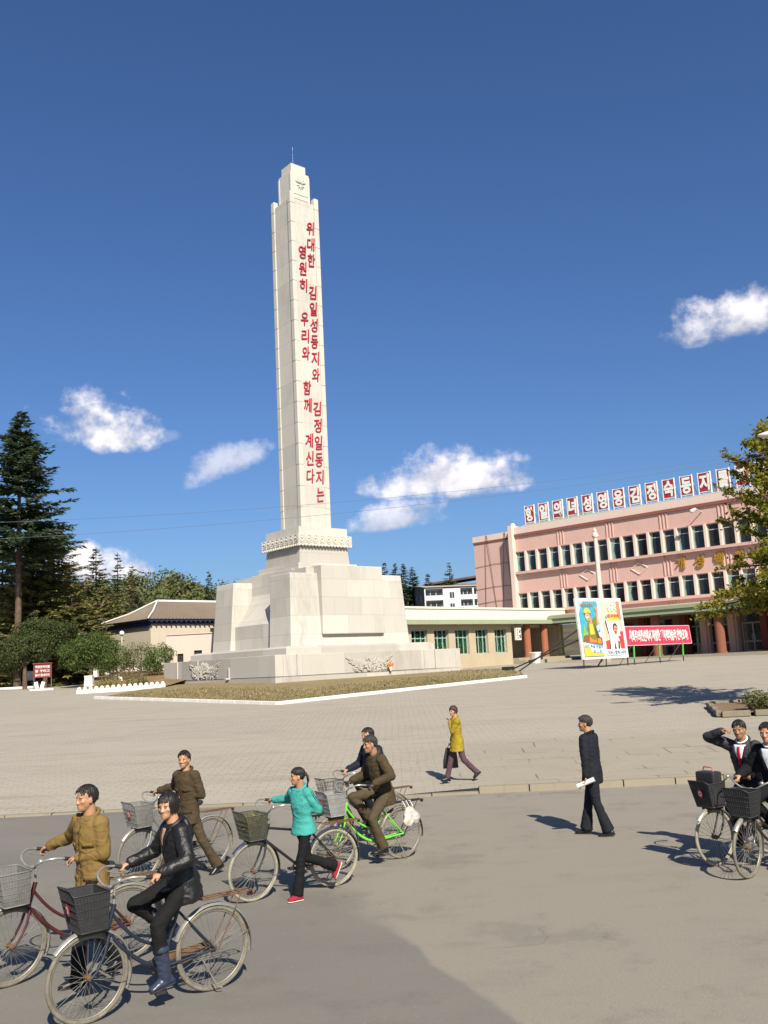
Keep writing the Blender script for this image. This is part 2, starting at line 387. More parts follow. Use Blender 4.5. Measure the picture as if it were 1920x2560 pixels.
def text_mesh(body, w, h, depth, bold=.02, shear=0.):     # glyphs in xz plane, centred, facing -y
    c = bpy.data.curves.new('t', 'FONT'); c.body = body; c.offset = bold; c.extrude = .05; c.shear = shear; c.resolution_u = 3
    o = bpy.data.objects.new('t', c); COL.objects.link(o); bpy.context.view_layer.update()
    me = bpy.data.meshes.new_from_object(o.evaluated_get(bpy.context.evaluated_depsgraph_get()))
    bpy.data.objects.remove(o); bpy.data.curves.remove(c)
    xs = [v.co.x for v in me.vertices]; ys = [v.co.y for v in me.vertices]
    x0, x1, y0, y1 = min(xs), max(xs), min(ys), max(ys)
    for v in me.vertices:
        x, y, z = v.co; v.co = ((x - (x0 + x1) / 2) / (x1 - x0) * w, -z / .05 * depth / 2, (y - (y0 + y1) / 2) / (y1 - y0) * h)
    me.materials.clear(); return me

# ------------------------------------------------------------------ the setting: road, square, kerb, hill
def build_ground():
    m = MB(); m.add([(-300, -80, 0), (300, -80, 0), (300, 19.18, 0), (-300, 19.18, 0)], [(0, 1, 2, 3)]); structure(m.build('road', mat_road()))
    m = MB(); xs = [-300, -160, -110, -80, -60, -45, -35, -28] + [-24 + 2 * i for i in range(16)] + [8, 12, 16, 20, 26, 34, 45, 60, 90, 140, 300]
    ys = [19.3, 24, 32, 40, 50, 58, 64, 70, 78, 88, 100, 115, 130, 150, 200, 420]
    vs = [(x, y, zg(x, y + 1e-4) if y > 19.5 or x > .5 else .035) for y in ys for x in xs]; n = len(xs)
    fs = [(j * n + i, j * n + i + 1, (j + 1) * n + i + 1, (j + 1) * n + i) for j in range(len(ys) - 1) for i in range(n - 1)]
    m.add(vs, fs, 0, True); structure(m.build('plaza', mat_paving()))
    random.seed(4); m = MB(); x = -60.
    while x < 60:
        l = random.uniform(.85, 1.05); low = .098
        dz = random.uniform(-.012, .008) - (low if x < .9 else 0)
        m.box((x + l / 2, 19.24 + .02 * math.sin(x), .06 + dz), (l - .025, .17 + random.uniform(-.015, .015), .15), R(random.uniform(-1, 1))); x += l
    structure(m.build('kerb', mat_plaster('kerb_stone', (.25, .215, .16), .5)))
    # wooded hill behind the square
    m = MB(); nx, ny = 50, 24; vs = []
    for j in range(ny):
        for i in range(nx):
            X = -150 + i * 6.4; Y = 118 + j * 10
            vs.append((X, Y, hill_z(X, Y)))
    m.add(vs, [(j * nx + i, j * nx + i + 1, (j + 1) * nx + i + 1, (j + 1) * nx + i) for j in range(ny - 1) for i in range(nx - 1)], 0, True)
    structure(m.build('hill', mat('hill_soil', (.075, .06, .03), .95, .4, .2)))
def hill_z(X, Y):
    b = zg(X, Y) - .6
    t = min(1, max(0, (Y - 122) / 75)); t = t * t * (3 - 2 * t)
    h = 13.6 + 2.2 * noise.noise(Vector((X * .03, Y * .03, 1.7))) + (3.0 if X < -22 else 0) * min(1, max(0, (-22 - X) / 25)) - 4.5 * min(1, max(0, (X + 8) / 12))
    return b + (h - b) * t
build_ground()

# ------------------------------------------------------------------ monument
def relief(m, c, w, h, axis, out, seed):               # carved garland: leaves fanning from the middle
    random.seed(seed); c = Vector(c); axis = Vector(axis); out = Vector(out); up = Vector((0, 0, 1))
    def leaf(px, pz, ang, l, t):
        d = axis * math.cos(ang) + up * math.sin(ang); q = out.cross(d)
        M = Matrix((d, q, out)).transposed(); m.ell(c + axis * px + up * pz + out * .0, (l, t, .055), M, 8, 5)
    def top(p): return .42 + .58 * max(abs(p) ** 1.3, math.cos(p * 3.1) ** 2 * .95 if abs(p) < .5 else 0)
    for k in range(150):
        p = random.uniform(-1, 1); hh = top(p); q = random.random() ** .8
        a = math.pi / 2 - p * R(62) + random.uniform(-.5, .5)
        leaf(p * w * .5 * (.72 + .28 * q), -h * .5 + h * hh * q * .92, a, random.uniform(.15, .28), random.uniform(.04, .07))
    for k in range(16):
        p = random.uniform(-.85, .85); m.ell(c + axis * p * w * .42 + up * (-h * .5 + h * .45 * random.random()), (.11, .11, .075), None, 8, 6)

def build_monument():
    ZB = 0.6
    t = thing('stone_monument', 'tall pale granite tower with red vertical writing, on a stepped base in the lawn', 'monument', (-5.97, 69.62, 0), .7013)
    aR, aL = 8.14, 7.64
    m = MB(); m.b2((-aR, -aL, ZB), (aR, aL, 2.24)); m.build('footing', STONE2, t)
    m = MB()
    m.b2((-aR + .07, -aL + .07, 2.27), (aR - .07, aL - .07, 3.625))
    for x in (-6.95, 5.0): m.b2((x - .55, -aL - .0, 2.262), (x + .4, -aL + .2, 3.61)); m.b2((x + .48, -aL - .03, 2.262), (x + .6, -aL + .2, 3.63))
    for y in (5.35, 2.3): m.b2((-aR - .0, y - .05, 2.262), (-aR + .2, y + .08, 3.63))
    m.b2((-aR - .03, -2.05, 2.255), (-aR + .25, -1.9, 3.0)); m.b2((-aR - .25, -2.1, 2.2), (-aR + .2, -1.82, 2.32))
    o = m.build('plinth', STONE2, t); bevel_mesh(o.data, .025)
    m = MB(); relief(m, (.55 - 1.0, -aL + .04, 2.93), 4.1, 1.15, (1, 0, 0), (0, -1, 0), 3); m.build('garland_relief', STONE2, t)
    m = MB(); relief(m, (-aR + .04, 1.35, 2.93), 4.4, 1.2, (0, -1, 0), (-1, 0, 0), 8); m.build('garland_relief', STONE2, t)
    m = MB(); m.b2((-6.5, -6.5, 3.6), (6.5, 6.3, 4.05)); m.frustum(4.05, 4.186, (-6.5, 6.5, -6.5, 6.3), (-6.2, 6.2, -6.2, 6.0)); m.build('step_slab', STONE2, t)
    # four battered corner piers
    pb, pt, zb, zt, w = 5.25, 4.95, 4.18, 9.18, 2.55
    for sx in (-1, 1):
        for sy in (-1, 1):
            m = MB()
            def rng(s, a, b): return (min(s * a, s * b), max(s * a, s * b))
            m.frustum(zb, zt, rng(sx, pb, pb - w - .1) + rng(sy, pb, pb - w - .1), rng(sx, pt, pt - w + .05) + rng(sy, pt, pt - w + .05))
            o = m.build('corner_pier', STONE, t); bevel_mesh(o.data, .05)
    m = MB(); m.b2((-3.4, -4.6, zb), (3.4, 4.6, 9.62)); m.b2((-2.65, -2.65, 9.6), (2.65, 2.65, 10.2)); m.build('core', STONE, t)
    for s in (-1, 1):
        m = MB(); y = sorted((s * 5.22, s * 3.9)) + sorted((s * 4.92, s * 3.9)); m.frustum(zb, 9.1, (-2.72, 2.72, y[0], y[1]), (-2.5, 2.5, y[2], y[3])); m.build('wall_face', STONE, t)
    for s in (-1, 1):                                        # raised blank panels on the two broad faces
        m = MB(); y0, y1 = sorted((s * 5.47, s * 4.0)); m.b2((-2.72, y0, 4.95), (2.72, y1, 9.72)); o = m.build('raised_panel', STONE, t); bevel_mesh(o.data, .04)
    for s in (-1, 1):                                        # concave ramps in the recesses of the other two faces
        m = MB(); pts = []
        for k in range(15):
            q = k / 14; z = 9.72 - (9.72 - 5.95) * q; d = 3.25 + 1.55 * q ** 2.6; pts.append((s * d, z))
        poly = [(0, 9.72)] + pts + [(s * 4.8, 5.95), (s * 4.86, 5.93), (s * 4.86, 4.18), (0, 4.18)]
        if s < 0: poly = poly[::-1]
        m.prism(poly, 5.3, Matrix.Translation((0, -2.65, 0))); m.build('curved_ramp', STONE, t)
    m = MB(); m.frustum(10.15, 11.47, (-2.28, 2.28, -2.28, 2.28), (-2.17, 2.17, -2.17, 2.17)); m.build('neck', STONE2, t)
    a = 2.42
    m = MB(); m.b2((-a, -a, 11.55), (a, a, 12.34)); m.b2((-2.2, -2.2, 12.3), (2.2, 2.2, 12.93))
    for sgn, ax, out in ((-1, Vector((1, 0, 0)), Vector((0, -1, 0))), (-1, Vector((0, -1, 0)), Vector((-1, 0, 0)))):
        for k in range(8):
            p = out * a + ax * (-a + .31 + k * (2 * a - .62) / 7); z = 11.97
            q = [(p + ax * (.2 * math.cos(R(g))) + Vector((0, 0, z + .1 + .2 * math.sin(R(g))))) for g in range(-50, 231, 28)]
            m.tube(q, .035, 6); m.ell(p + Vector((0, 0, z + .1)), (.09, .09, .09), None, 8, 6)
            m.tube([p + ax * -.2 + Vector((0, 0, z - .05)), p + Vector((0, 0, z - .2)), p + ax * .2 + Vector((0, 0, z - .05))], .04, 6)
            m.tube([p + ax * -.2 + Vector((0, 0, z - .19)), p + Vector((0, 0, z - .32)), p + ax * .2 + Vector((0, 0, z - .19))], .04, 6)
        for k in range(17):
            p = out * (a - .02) + ax * (-a + .1 + k * (2 * a - .2) / 16); m.ell(p + Vector((0, 0, 11.53)), (.12, .12, .1), None, 8, 6)
        for k in range(9):
            p = out * a + ax * (-a + .015 + k * (2 * a - .03) / 8); m.box(p + Vector((0, 0, 11.95)), (.05 if abs(ax.x) else .07, .05 if abs(ax.y) else .07, .72))
    m.build('frieze_band', STONE_C, t)
    m = MB(); m.frustum(12.9, 39.25, (-1.3, 1.3, -1.3, 1.3), (-1.27, 1.27, -1.27, 1.27)); m.build('shaft', mat_stone('shaft_granite', (.46, .434, .385), 1.62, 60, .84, .34), t)
    for sx in (-1, 1):                                        # corner strips with a joint at every course
        for sy in (-1, 1):
            m = MB(); z = 12.92; k = 0
            while z < 39.2:
                z1 = min(z + 1.62, 39.8)
                if 39.8 - z1 < .4: z1 = 39.8
                cx, cy = sx * 1.16, sy * 1.16; h = .205
                m.frustum(z, z1 - .035, (cx - h, cx + h, cy - h, cy + h), (cx - h, cx + h, cy - h, cy + h)); h = .185
                m.b2((cx - h, cy - h, z1 - .04), (cx + h, cy + h, z1 + .005)); z = z1; k += 1
            o = m.build('corner_strip', STONE_C, t); bevel_mesh(o.data, .045, 2)
    m = MB(); m.b2((-.88, -.88, 39.2), (.88, .88, 41.9)); m.b2((-.70, -.70, 41.88), (.70, .70, 42.65))
    for z in (39.55, 39.95): m.b2((-.62, -.92, z), (.86, -.86, z + .16))
    for sx in (-1, 1): m.b2((sx * .8 - .1, -.93, 39.2), (sx * .8 + .1, -.75, 41.7)); m.b2((-.93, sx * .8 - .1, 39.2), (-.75, sx * .8 + .1, 41.7))
    o = m.build('cap_block', STONE_C, t); bevel_mesh(o.data, .03)
    m = MB()                                                  # flower emblem under the cap
    for k, g in enumerate((90, 55, 125, 15, 165)):
        d = Vector((math.cos(R(g)), 0, math.sin(R(g)))); q = Vector((0, -1, 0)).cross(d); M = Matrix((d, q, Vector((0, -1, 0)))).transposed()
        m.ell(Vector((.02, -.9, 41.0)) + d * .26, (.27, .1, .09), M, 8, 6)
    for g in (200, 235, 270, 305, 340):
        d = Vector((math.cos(R(g)), 0, math.sin(R(g)))); q = Vector((0, -1, 0)).cross(d); M = Matrix((d, q, Vector((0, -1, 0)))).transposed()
        m.ell(Vector((.02, -.9, 40.85)) + d * .2, (.2, .06, .07), M, 8, 6)
    m.build('flower_emblem', STONE_C, t)
    m = MB(); m.tube([(0, 0, 42.6), (0, 0, 44.6)], [.012, .007], 6); m.build('lightning_rod', METAL, t)
    # writing: two columns on the right-hand face
    def column(text, x, z0, z1):
        n = len(text)
        for i, ch in enumerate(text):
            if ch == ' ': continue
            z = z0 + (z1 - z0) * i / (n - 1)
            me = text_mesh(ch, .68, 1.08, .07, .002); me.materials.append(RED)
            for v in me.vertices: v.co.z += .16 * v.co.x; v.co.x += .06 * v.co.z     # brush slant
            o = obj('letter', me, t); o.location = (x, -1.335, z)
    column('위대한 김일성동지와 김정일동지는', .50, 37.1, 15.6)
    column('영원히 우리와 함께 계신다', -.36, 34.9, 16.95)
    f = thing('flower_bouquet', 'small orange flower bouquet left against the right wall of the monument base', 'flowers', t.matrix_basis @ Vector((1.1, -aL - .2, 2.24)), .7)
    random.seed(2); m = MB()
    for k in range(26): m.ell((random.uniform(-.2, .2), random.uniform(-.12, .1), .22 + random.uniform(0, .3)), (.07, .07, .06), None, 7, 5)
    m.build('blossoms', mat('orange_petals', (.7, .16, .015), .6, .3, 9), f)
    m = MB(); m.cone((0, 0, .04), (0, 0, .22), .06, .14); m.build('wrapping', WHITE, f)
build_monument()

# ------------------------------------------------------------------ lawns
GRASS = mat_grass()
def build_lawn():
    A, B, C_ = Vector((-17.2, 54.47)), Vector((-5.29, 43.2)), Vector((7.69, 54.19)); D, E_ = Vector((9.0, 72)), Vector((-16.4, 66))
    m = MB(); cs = [A, B, C_, D, E_]; n = 14; vs = []; 
    def P(p, up): return (p.x, p.y, zg(p.x, p.y) + up)
    # fan grid from centre, slightly mounded, to follow the slope
    cen = Vector((-4, 60)); ring = []
    for i in range(5):
        a, b = cs[i], cs[(i + 1) % 5]
        for k in range(n): ring.append(a.lerp(b, k / n))
    R_ = len(ring)
    for j in range(9):
        q = j / 8
        for p in ring:
            w = cen.lerp(p, q); vs.append(P(w, .03 + .14 * min(1, (1 - q) * 4)))
    m.add(vs, [(j * R_ + k, j * R_ + (k + 1) % R_, (j + 1) * R_ + (k + 1) % R_, (j + 1) * R_ + k) for j in range(8) for k in range(R_)], 0, True)
    o = structure(m.build('lawn', GRASS))
    tr = BVHTree.FromPolygons(vs, [tuple(p.vertices) for p in o.data.polygons])
    random.seed(5); m = MB()
    for k in range(26000):
        i = random.random(); 
        p = A.lerp(B, random.random()) if i < .48 else B.lerp(C_, random.random()) if i < .97 else C_.lerp(D, random.random())
        p = p.lerp(cen, random.uniform(.012, .5) * random.random())
        h = tr.ray_cast(Vector((p.x, p.y, 20)), Vector((0, 0, -1)))[0]
        if h is None: continue
        a = random.uniform(0, 6.28); r = random.uniform(.03, .06); H = random.uniform(.04, .13)
        m.add([(h.x + r * math.cos(a), h.y + r * math.sin(a), h.z - .01), (h.x - r * math.cos(a), h.y - r * math.sin(a), h.z - .01), (h.x + random.uniform(-.06, .06), h.y + random.uniform(-.06, .06), h.z + H)], [(0, 1, 2)])
    o = m.build('grass', mat_leaf('grass_blades', [(.25, .19, .10), (.175, .155, .068), (.32, .25, .14)], .15, .9)); structure(o, 'stuff')
    m = MB()
    for a, b in ((A, B), (B, C_)):
        d = (b - a); L_ = d.length; d.normalize(); nrm = Vector((-d.y, d.x)); k = 0; K = int(L_ / 1.0)
        for i in range(K):
            p, q = a + d * (i * L_ / K + .008), a + d * ((i + 1) * L_ / K - .008)
            vs = []
            for up in (-.06, .15):
                for w, s in ((p, -.09), (q, -.09), (q, .09), (p, .09)):
                    e = w + nrm * s; vs.append((e.x, e.y, zg(w.x, w.y) + up))
            m.add(vs, [(3, 2, 1, 0), (4, 5, 6, 7), (0, 1, 5, 4), (1, 2, 6, 5), (2, 3, 7, 6), (3, 0, 4, 7)])
    o = m.build('lawn_kerb', WHITEW); bevel_mesh(o.data, .02); structure(o)
build_lawn()

# ------------------------------------------------------------------ pink department store with rooftop sign, and the annex
B0 = Vector((13.98, 99.86, 0)); PSI = -.78022
def build_store():
    t = thing('department_store', 'long pink two storey department store with rows of windows and gold letters', 'building', B0, PSI)
    X1, DEP = 46, 16; ZP, ZC = 16.74, 15.98
    m = MB()      # solid wall bands; windows are real openings
    MOD = 1.452; x0 = -.0
    m.b2((-.1, .22, 13.98), (X1, .6, ZP - .55))                      # above the upper windows
    m.b2((-.1, .22, 9.5), (X1, .6, 11.78))
    m.b2((-.1, .22, 6.6), (X1, .6, 7.55))
    m.b2((-.1, DEP, 1.6), (X1, DEP + .3, ZP - .3)); m.b2((X1, .22, 1.6), (X1 + .3, DEP, ZP - .3))
    m.b2((-6.45, .9, 1.6), (-.55, 1.3, 15.9)); m.b2((-6.45, 1.3, 1.6), (-6.15, DEP, 15.9))
    m.b2((-.1, .62, 11.2), (X1, DEP, 11.4)); m.b2((-.1, .62, 6.7), (X1, DEP, 7.0))
    m.build('wall', PINK, t)
    m = MB(); m.b2((-.1, 0.1, ZC), (X1, .7, ZP)); m.b2((-6.5, .78, 15.9), (-.58, 1.4, 16.55)); m.build('parapet', PINKL, t)
    m = MB(); m.b2((-.1, .05, ZC - .28), (X1, .5, ZC + .004)); m.b2((-6.5, .8, 15.72), (-.58, 1.3, 15.904)); m.build('cornice_line', mat_plaster('cornice_dark_pink', (.23, .085, .07), .3), t)
    m = MB()
    for z in (11.62, 7.36): m.b2((-.1, -.18, z), (X1, .4, z + .26))
    for z in (14.02, 9.55): m.b2((-.1, .02, z), (X1, .4, z + .1))
    m.build('sill_band', PINK, t)
    m = MB(); m.b2((-.62, -.3, 1.6), (-.1, 1.0, 16.95)); m.cone((-.36, .35, 16.9), (-.36, .35, 17.0), .28, .3); o = m.build('pilaster', PINKL, t)
    m = MB(); m.b2((-6.4, 1.35, 16.2), (X1, DEP, 16.4)); m.build('roof', mat('roof_felt', (.16, .15, .14), .95), t)
    for k in range(5):
        X = 5.78 + k * 5.86
        for dx in (-.34, 0, .34):
            for z0, z1 in ((14.15, 15.65), (9.7, 11.6), (6.62, 7.35)):
                m = MB(); m.b2((X + dx - .05, .14, z0), (X + dx + .05, .3, z1)); m.build('pilaster_strip', PINK, t)
    for X in (8.62, 14.49):
        m = MB(); w, h = .88, .58; p = [(X - w, .2, 10.73), (X, .2, 10.73 + h), (X + w, .2, 10.73), (X, .2, 10.73 - h)]
        for i in range(4): m.tube([p[i], p[(i + 1) % 4]], .07, 6)
        m.build('diamond_ornament', PINKL, t)
    # windows
    random.seed(11); proto = {}
    def window(z0, z1):
        H = z1 - z0; W = MOD - .25
        f = MB(); fm = mat('pale_window_frame', (.34, .37, .36), .6, .1, 5)
        for x in (.03, W - .03): f.box((x, .40, H / 2), (.06, .08, H))
        for z in (.03, H - .03, H * .74): f.box((W / 2, .40, z), (W - .08, .07, .07))
        fo = f.build('window', fm, t)
        p = MB(); p.box((W / 2, .43, H / 2), (W - .06, .02, H - .06)); p.build('pane', PANE, fo)
        return fo
    def curtain(fo, H, w, side):
        c = MB(); W = MOD - .25; pts = []
        n = 13
        for i in range(n):
            q = i / (n - 1); x = q * w; pts.append((x if side == 0 else W - x, .385 - .018 * math.sin(q * 22)))
        vs = [(x + (0.25 * w * (1 if side == 0 else -1) * (-1 if z > H * .5 else .0) * 0), y, z) for z in (.06, H * .7, H - .08) for x, y in pts]
        vs = []
        for z, f_ in ((.06, .8), (H * .45, .55), (H - .08, 1.0)):
            for x, y in pts: vs.append(((x * f_) if side == 0 else W - (W - x) * f_, y, z))
        c.add(vs, [(j * n + i, j * n + i + 1, (j + 1) * n + i + 1, (j + 1) * n + i) for j in range(2) for i in range(n - 1)], 0, True)
        c.build('curtain', CURT, fo)
    for row, (z0, z1) in enumerate(((11.86, 14.02), (7.6, 9.55))):
        for k in range(27):
            fo = window(z0, z1); fo.location = (k * MOD, -.13, z0)
            r = random.random()
            if k in (0, 1, 4, 8, 13, 18) or r < .42: curtain(fo, z1 - z0, random.uniform(.25, .5), 0)
            if r > .86: curtain(fo, z1 - z0, random.uniform(.2, .4), 1)
        m = MB()
        for k in range(28):
            X = k * MOD - .14; m.b2((X - .11, -.10, z0 - .24), (X + .12, .34, z1 + .02))
        m.build('window_fin_row', PINKL, t)
    # dark interior behind the glass
    m = MB(); m.b2((.2, 4.5, 7.0), (X1, 4.7, 11.2)); m.b2((.2, 4.5, 11.4), (X1, 4.7, 15.9)); m.build('inner_wall', mat('dim_interior', (.05, .05, .05), .9), t)
    # canopy and arcade
    m = MB(); m.b2((5.9, -3.2, 6.12), (X1, .3, 6.62)); m.b2((5.9, -3.35, 6.42), (X1, -3.2, 6.72)); m.b2((5.9, -3.28, 5.98), (X1, -3.0, 6.14)); m.build('canopy', GREENB, t)
    m = MB(); m.b2((5.9, -3.1, 6.7), (X1, .3, 6.82)); m.build('canopy_roof', PINKL, t)
    m = MB(); m.b2((5.9, 2.6, 1.6), (X1, 2.9, 6.3))
    o = m.build('arcade_wall', mat_plaster('arcade_render', (.24, .15, .11), .3), t)
    m = MB(); m.b2((5.9, .3, 6.0), (X1, 2.7, 6.1)); m.build('arcade_ceiling', SAND, t)
    m = MB(); m.b2((5.9, -3.6, 1.2), (X1, 2.7, 2.28)); m.b2((20.0, -4.0, 1.2), (X1, -3.6, 2.16)); m.build('platform', mat_plaster('platform_concrete', (.30, .26, .2), .3), t)
    orange = mat_plaster('orange_column', (.20, .08, .05), .3)
    for X in (9.6, 13.2, 17.0, 23.1, 29.0, 34.0):
        m = MB(); m.tube([(X, -2.3, 2.26), (X, -2.3, 6.12)], .42, 20); m.tube([(X, -2.3, 2.26), (X, -2.3, 2.42)], .5, 20); m.build('round_column', orange, t)
    redw = mat('oxblood_paint', (.14, .03, .02), .7)
    for X in (13.3, 17.6, 19.6, 22.3, 25.3, 27.6):
        m = MB(); m.b2((X - .3, 1.7, 2.26), (X + .3, 2.6, 6.02)); m.b2((X + .3, 1.9, 2.26), (X + .5, 2.6, 6.02)); m.build('square_pier', redw if X in (17.6, 13.3, 25.3) else PINK, t)
    lf = mat('pale_door_frame', (.30, .30, .29), .5, .1, 5)
    for X, W in ((11.0, 1.7), (15.2, 1.9), (18.6, 1.8), (20.9, 1.9), (24.0, 1.9), (28.6, 2.2)):
        m = MB()
        for dx in (-W / 2, 0, W / 2): m.box((X + dx, 2.52, 3.6), (.12, .1, 2.64))
        for z in (2.34, 4.86, 3.2): m.box((X, 2.52, z), (W - .06, .09, .12))
        d = m.build('glass_door', lf, t)
        m = MB(); m.b2((X - W / 2 + .05, 2.54, 2.3), (X + W / 2 - .05, 2.57, 5.7)); m.build('pane', PANE, d)
        m = MB(); m.tube([(X - .12, 2.44, 3.3), (X - .12, 2.44, 3.9)], .025, 6); m.tube([(X + .12, 2.44, 3.3), (X + .12, 2.44, 3.9)], .025, 6); m.build('handle', CHROME, d)
    # gold letters between the window rows
    gold = mat('gold_paint', (.42, .24, .03), .35, .15, 8, metal=.4)
    for ch, X in zip('개성백화점', (18.86, 20.76, 22.66, 24.56, 26.46)):
        me = text_mesh(ch, .95, 1.15, .14, .035, .12); me.materials.append(gold); o = obj('gold_letter', me, t); o.location = (X, .12, 10.72)
    m = MB(); m.tube([(21.4, .3, 15.2), (21.4, -.9, 15.4)], .05, 6); m.cone((21.35, -.95, 15.38), (21.15, -1.25, 15.2), .14, .2); m.build('wall_floodlight', mat('lamp_enamel', (.5, .45, .4), .5), t)
    # slack cables on the blank wing
    m = MB(); cab = [((-4.55, 16.5), (-5.3, 7.3)), ((-4.4, 16.5), (-3.6, 7.3)), ((-1.95, 16.5), (-2.9, 7.3)), ((-1.85, 16.5), (-1.3, 7.3))]
    for (xa, za), (xb, zb) in cab: m.tube([(xa, .74, za), (xb, .84, zb)], .022, 5)
    for z in (13.1, 10.6, 9.0): m.tube([(-6.4, .86, z - .05), (-3.6, .84, z + .12), (-.7, .86, z)], .018, 5)
    m.build('wall_cable', mat('dark_cable', (.08, .035, .03), .8), t)
    # set-back roof storey with a green eave
    m = MB(); m.b2((-1.6, 5, 16.3), (5.5, 14, 17.3)); p = m.build('roof_house', mat_plaster('grey_render', (.30, .29, .27), .3), t)
    m = MB(); m.b2((-2.8, 4.2, 17.3), (6.3, 14.6, 17.45)); m.frustum(17.45, 18.5, (-2.8, 6.3, 4.2, 14.6), (-.2, 4.6, 8, 12)); m.build('green_roof', mat_plaster('green_roof_paint', (.17, .26, .10), .3), p)
    # the rooftop sign is a thing of its own
    s = thing('rooftop_sign', 'row of red boards with white characters on a steel rail along the pink roof', 'sign', B0, PSI)
    rail = mat('pale_blue_steel', (.35, .43, .52), .5, .1, 6)
    m = MB(); L0, L1 = .9, 37
    for y in (.35, 1.5): m.tube([(L0, y, ZP + .08), (L1, y, ZP + .08)], .05, 6)
    m.build('rail', rail, s)
    redb = mat('sign_red', (.30, .022, .035), .6, .15, 2); wt = mat('sign_white', (.68, .66, .62), .6, .06, 4)
    for i, ch in enumerate('항일의녀성영웅김정숙동지를따라배우자'):
        X = 1.9 + 1.815 * i
        m = MB(); m.box((X, .5, ZP + 1.22), (1.14, .08, 1.75)); b = m.build('sign_board', redb, s)
        m = MB()
        for dx in (-.6, .6): m.box((X + dx, .5, ZP + 1.1), (.07, .14, 2.2))
        for z in (.33, 2.12): m.box((X, .5, ZP + z), (1.13, .13, .06))
        m.tube([(X + .6, .55, ZP + 1.5), (X + .6, 1.5, ZP + .1)], .03, 5); m.tube([(X - .6, .55, ZP + 1.5), (X - .6, 1.5, ZP + .1)], .03, 5)
        m.build('frame', wt, b)
        me = text_mesh(ch, .98, 1.56, .05, .042); me.materials.append(wt); o = obj('character', me, b); o.location = (X, .43, ZP + 1.22)

